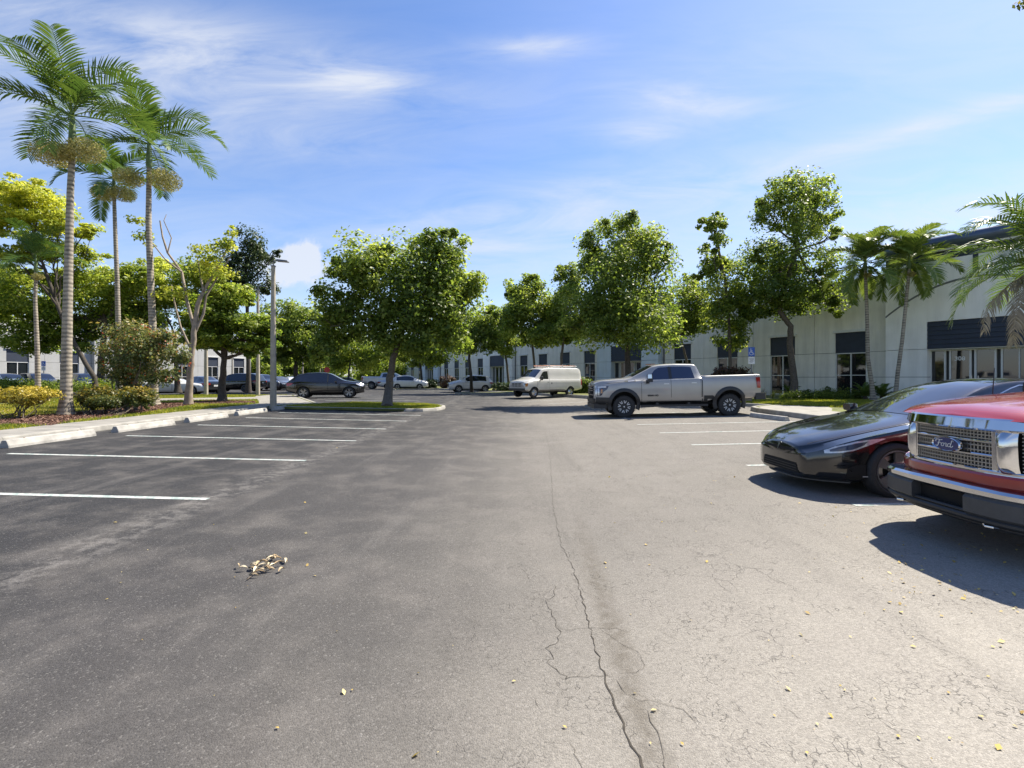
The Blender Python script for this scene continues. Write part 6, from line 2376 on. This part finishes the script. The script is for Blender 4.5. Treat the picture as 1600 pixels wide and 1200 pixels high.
BOXY = pick(SUV, L=4.98, top=[(0, .92), (.06, 1.0), (.4, 1.08), (1.2, 1.16), (1.4, 1.22), (2.1, 1.62), (2.45, 1.70), (3.0, 1.74), (4.3, 1.72), (4.6, 1.64), (4.88, 1.22), (4.98, 1.0)],
            belt=[(0, .84), (.5, .98), (1.3, 1.06), (4.98, 1.10)], bot=[(0, .36), (.5, .3), (4.4, .32), (4.98, .46)], wid=[(0, .68), (.08, .82), (.3, .94), (.7, .985), (4.6, .985), (4.85, .92), (4.98, .86)],
            wtop=[(0, .58), (.3, .74), (1.3, .80), (1.7, .72), (2.4, .64), (4.4, .62), (4.7, .7), (4.98, .74)])
HATCH = pick(SUV, L=4.25, wb=2.555, fo=.86, R=.335, rim=.22, tw=.22, track=1.54,
             top=[(0, .84), (.06, .92), (.4, 1.02), (.95, 1.12), (1.12, 1.18), (1.75, 1.56), (2.1, 1.63), (2.5, 1.65), (3.4, 1.60), (3.75, 1.50), (4.05, 1.14), (4.25, .95)],
             belt=[(0, .78), (.5, .92), (1.1, 1.0), (3.2, 1.06), (4.25, .95)], bot=[(0, .32), (.4, .26), (3.8, .28), (4.25, .44)],
             wid=[(0, .60), (.08, .72), (.25, .83), (.6, .885), (3.7, .885), (4.1, .80), (4.25, .72)], wtop=[(0, .52), (.3, .68), (1.1, .74), (1.5, .66), (2.1, .58), (3.4, .56), (3.9, .64), (4.25, .66)])
SEDAN = pick(SUV, L=4.85, wb=2.80, fo=.95, R=.335, rim=.23, tw=.22, track=1.58,
             top=[(0, .70), (.06, .76), (.4, .84), (1.2, .95), (1.4, 1.0), (2.1, 1.36), (2.5, 1.44), (2.9, 1.46), (3.4, 1.41), (4.1, 1.12), (4.6, 1.05), (4.8, 1.02), (4.85, .95)],
             belt=[(0, .64), (.5, .78), (1.3, .88), (3.0, .93), (4.85, .92)], bot=[(0, .24), (.5, .20), (4.3, .22), (4.85, .36)],
             wid=[(0, .62), (.08, .75), (.3, .87), (.7, .92), (4.3, .92), (4.7, .84), (4.85, .76)], wtop=[(0, .54), (.3, .70), (1.3, .76), (1.7, .68), (2.5, .58), (3.3, .57), (4.1, .66), (4.85, .68)])


def car(name, label, spec, paint, px, wheel_d, heading, rim='multi', group='cars parked in the far lot', z=None, cat='car', glass=CARGLASS, trim=None):
    p_ = P(px, 600, wheel_d)
    zz = G(p_.x, p_.y) if z is None else z
    c = Car(name, label, cat, spec, paint, (p_.x, p_.y, zz), heading, group)
    sp = spec
    c.wheels(rim)
    tp, bl_ = sp['top'], sp['belt']
    cow = next(d for d, z_ in tp if z_ > interp(bl_, d) + .14 and d > .7)
    roof = max(tp, key=lambda q: q[1])
    rf = next(d for d, z_ in tp if z_ > roof[1] - .10 and d > cow)
    ym = lambda d: interp(sp['wtop'], d) - .05
    c.patch('windshield', [(cow + .05, ym(cow)), ((cow + rf) / 2, ym((cow + rf) / 2)), (rf, ym(rf))], [(cow + .05, -ym(cow)), ((cow + rf) / 2, -ym((cow + rf) / 2)), (rf, -ym(rf))], 'top', glass, n=8, mm=8)
    ends = [d for d, z_ in tp if z_ > interp(bl_, d) + .20]
    re = ends[-1]
    rs = [d for d, z_ in tp if z_ > roof[1] - .12][-1]
    c.patch('rear_window', [(rs + .06, ym(rs)), (re, ym(re))], [(rs + .06, -ym(rs)), (re, -ym(re))], 'top', glass, n=6, mm=8)
    zt = lambda d: interp(sp['top'], d, .1) - .085
    zk = lambda d: interp(bl_, d) + .03
    a0, mid, a1 = cow + .42, c.xf + .05, re - .22
    mid = sp['fo'] + sp['wb'] * .46
    A = [(a0 + (mid - a0) * t, max(zk(a0 + (mid - a0) * t) + .01, zt(a0 + (mid - a0) * t))) for t in (0, .25, .5, .75, 1)]
    c.both('side_window', A, [(d, zk(d)) for d, _ in A], glass, n=10, mm=4)
    b0 = mid + .07
    A = [(b0 + (a1 - b0) * t, max(zk(b0 + (a1 - b0) * t) + .01, zt(b0 + (a1 - b0) * t))) for t in (0, .25, .5, .75, 1)]
    c.both('side_window', A, [(d, zk(d)) for d, _ in A], glass, n=10, mm=4)
    c.both('pillar_trim', [(mid, zt(mid)), (b0, zt(b0))], [(mid, zk(mid)), (b0, zk(b0))], BLACKP, n=2, mm=3, off=.003)
    zb = interp(sp['bot'], 2)
    c.both('sill_trim', [(sp['fo'] + .42, zb + .13), (sp['fo'] + sp['wb'] - .42, zb + .13)], [(sp['fo'] + .42, zb + .02), (sp['fo'] + sp['wb'] - .42, zb + .02)], trim or BLACKP, n=8, mm=1, off=.008)
    c.seam([(cow + .15, zb + .12), (cow + .15, zk(cow + .2) - .04)])
    c.seam([(mid + .03, zb + .12), (mid + .03, zk(mid) - .02)])
    c.handle(mid - .2, zk(mid) - .13, paint, .18)
    c.handle(mid + .85, zk(mid) - .12, paint, .18)
    c.mirror(cow + .42, zk(cow) - .03, paint, .17, .13, .12)
    h0 = interp(sp['top'], .1)
    for sg in (1, -1):
        c.patch('headlight', [(.06, h0 - .06), (.3, h0 - .01), (.50, h0 + .0)], [(.06, h0 - .20), (.3, h0 - .14), (.50, h0 - .04)], 'side', LENS, sg, n=8, mm=3, off=.010)
        L = sp['L']
        zr = interp(bl_, L - .2)
        c.patch('tail_light', [(L - .42, zr - .02), (L - .1, zr - .02), (L - .02, zr - .04)], [(L - .34, zr - .14), (L - .1, zr - .22), (L - .02, zr - .22)], 'side', REDL, sg, n=6, mm=3, off=.012)
        c.patch('tail_light', [(sg * .42, zr - .02), (sg * .78, zr - .02)], [(sg * .42, zr - .16), (sg * .78, zr - .18)], 'rear', REDL, n=5, mm=3, off=.014)
    c.patch('grille', [(-.42, h0 - .12), (.42, h0 - .12)], [(-.36, h0 - .38), (.36, h0 - .38)], 'front', DARK, n=8, mm=4, off=.01)
    c.patch('licence_plate', [(-.16, zr - .16), (.16, zr - .16)], [(-.16, zr - .30), (.16, zr - .30)], 'rear', PLATE, n=2, mm=1, off=.02)
    c.patch('rear_bumper', [(-.7, zb + .34), (.7, zb + .34)], [(-.66, zb + .18), (.66, zb + .18)], 'rear', trim or BLACKP, n=6, mm=2, off=.02)
    return c


black2 = paint_mat('black_car_paint', (.010, .010, .012), .0, .18)
navy2 = paint_mat('navy_car_paint', (.016, .022, .045), .3, .25)
grey2 = paint_mat('grey_car_paint', (.11, .115, .125), .5, .3)
silv2 = paint_mat('light_silver_paint', (.50, .505, .51), .5, .3)
white2 = paint_mat('white_car_paint', (.55, .55, .54), .0, .25)
bl2 = paint_mat('pale_blue_paint', (.30, .38, .42), .4, .3)
dred = paint_mat('dark_red_paint', (.12, .014, .014), .2, .25)

car('crossover', 'black sloping-roof crossover with five-spoke wheels at the curb end of the lot', SUV, black2, 513, 33.4, .22, 'five', group=None, z=.24)
car('suv', 'long black suv parked behind the lawn between the two concrete posts', BOXY, black2, 368, 46.5, PI - .05, 'multi', z=.25)
car('hatchback', 'small white hatchback parked nose toward the lot before the grey building', HATCH, white2, 735, 47.5, PI + .28, 'five', z=.2)
car('hatchback', 'white two-tone small car facing right beyond the island tree', HATCH, white2, 640, 58, .06, 'dark', z=.2)
car('sedan', 'white sedan half hidden behind the flowering tree and the pale trunk', SEDAN, white2, 272, 39.5, .35, 'multi', z=.25)
car('sedan', 'dark sedan showing its red tail light beside a concrete post', SEDAN, black2, 312, 41.5, PI - .55, 'multi', z=.25)
car('crossover', 'dark blue-grey crossover between the two concrete posts behind the path', SUV, navy2, 412, 54, -.75, 'multi', z=.25)
car('sedan', 'dark low car with sloping hood just right of the tall lamp post', SEDAN, grey2, 437, 56, -.62, 'multi', z=.25)
car('sedan', 'white car nose peeking out behind the black crossover tail', SEDAN, white2, 458, 60, -.9, 'multi', z=.25)
car('sedan', 'dark sedan seen over the black crossover hood', SEDAN, black2, 546, 70, .2, 'multi', z=.2)
car('sedan', 'silver car mostly hidden behind the island tree trunk', SEDAN, silv2, 622, 62, .3, 'multi', z=.2)
car('suv', 'pale blue-grey car at the far left behind the yellow shrub', SUV, bl2, 12, 41, -.4, 'multi', z=.25)
car('suv', 'dark suv behind the hedge left of the nearest palm', BOXY, navy2, 62, 42, -.5, 'multi', z=.25)
car('suv', 'black suv roof just right of the nearest palm trunk', BOXY, black2, 135, 43, -.45, 'multi', z=.25)
car('crossover', 'dark crossover behind the flowering tree trunk', SUV, grey2, 190, 45, -.4, 'multi', z=.25)
# silver pickup in the distance
p = P(588, 600, 62)
c = Car('pickup_truck', 'distant silver pickup facing right under the island tree crown', 'pickup truck', SPK, silv2, (p.x + 1.6, p.y, .18), .12, 'cars parked in the far lot')
c.wheels('five')
c.both('side_window', [(2.02, 1.45), (2.30, 1.80), (2.48, 1.90), (2.82, 1.92)], [(2.02, 1.44), (2.3, 1.445), (2.5, 1.45), (2.82, 1.455)], CARGLASS, n=14)
c.both('side_window', [(2.94, 1.925), (3.4, 1.925), (3.72, 1.90)], [(2.94, 1.46), (3.4, 1.465), (3.80, 1.47)], CARGLASS, n=10)
c.patch('windshield', [(1.46, .80), (1.8, .76), (2.24, .67)], [(1.46, -.80), (1.8, -.76), (2.24, -.67)], 'top', CARGLASS, n=12, mm=10)
c.flare(silv2, .07, .03, r=.50)
c.patch('tail_light', [(6.10, 1.46), (6.28, 1.47)], [(6.15, 1.06), (6.28, 1.05)], 'side', REDL, -1, n=4, mm=5, off=.012)
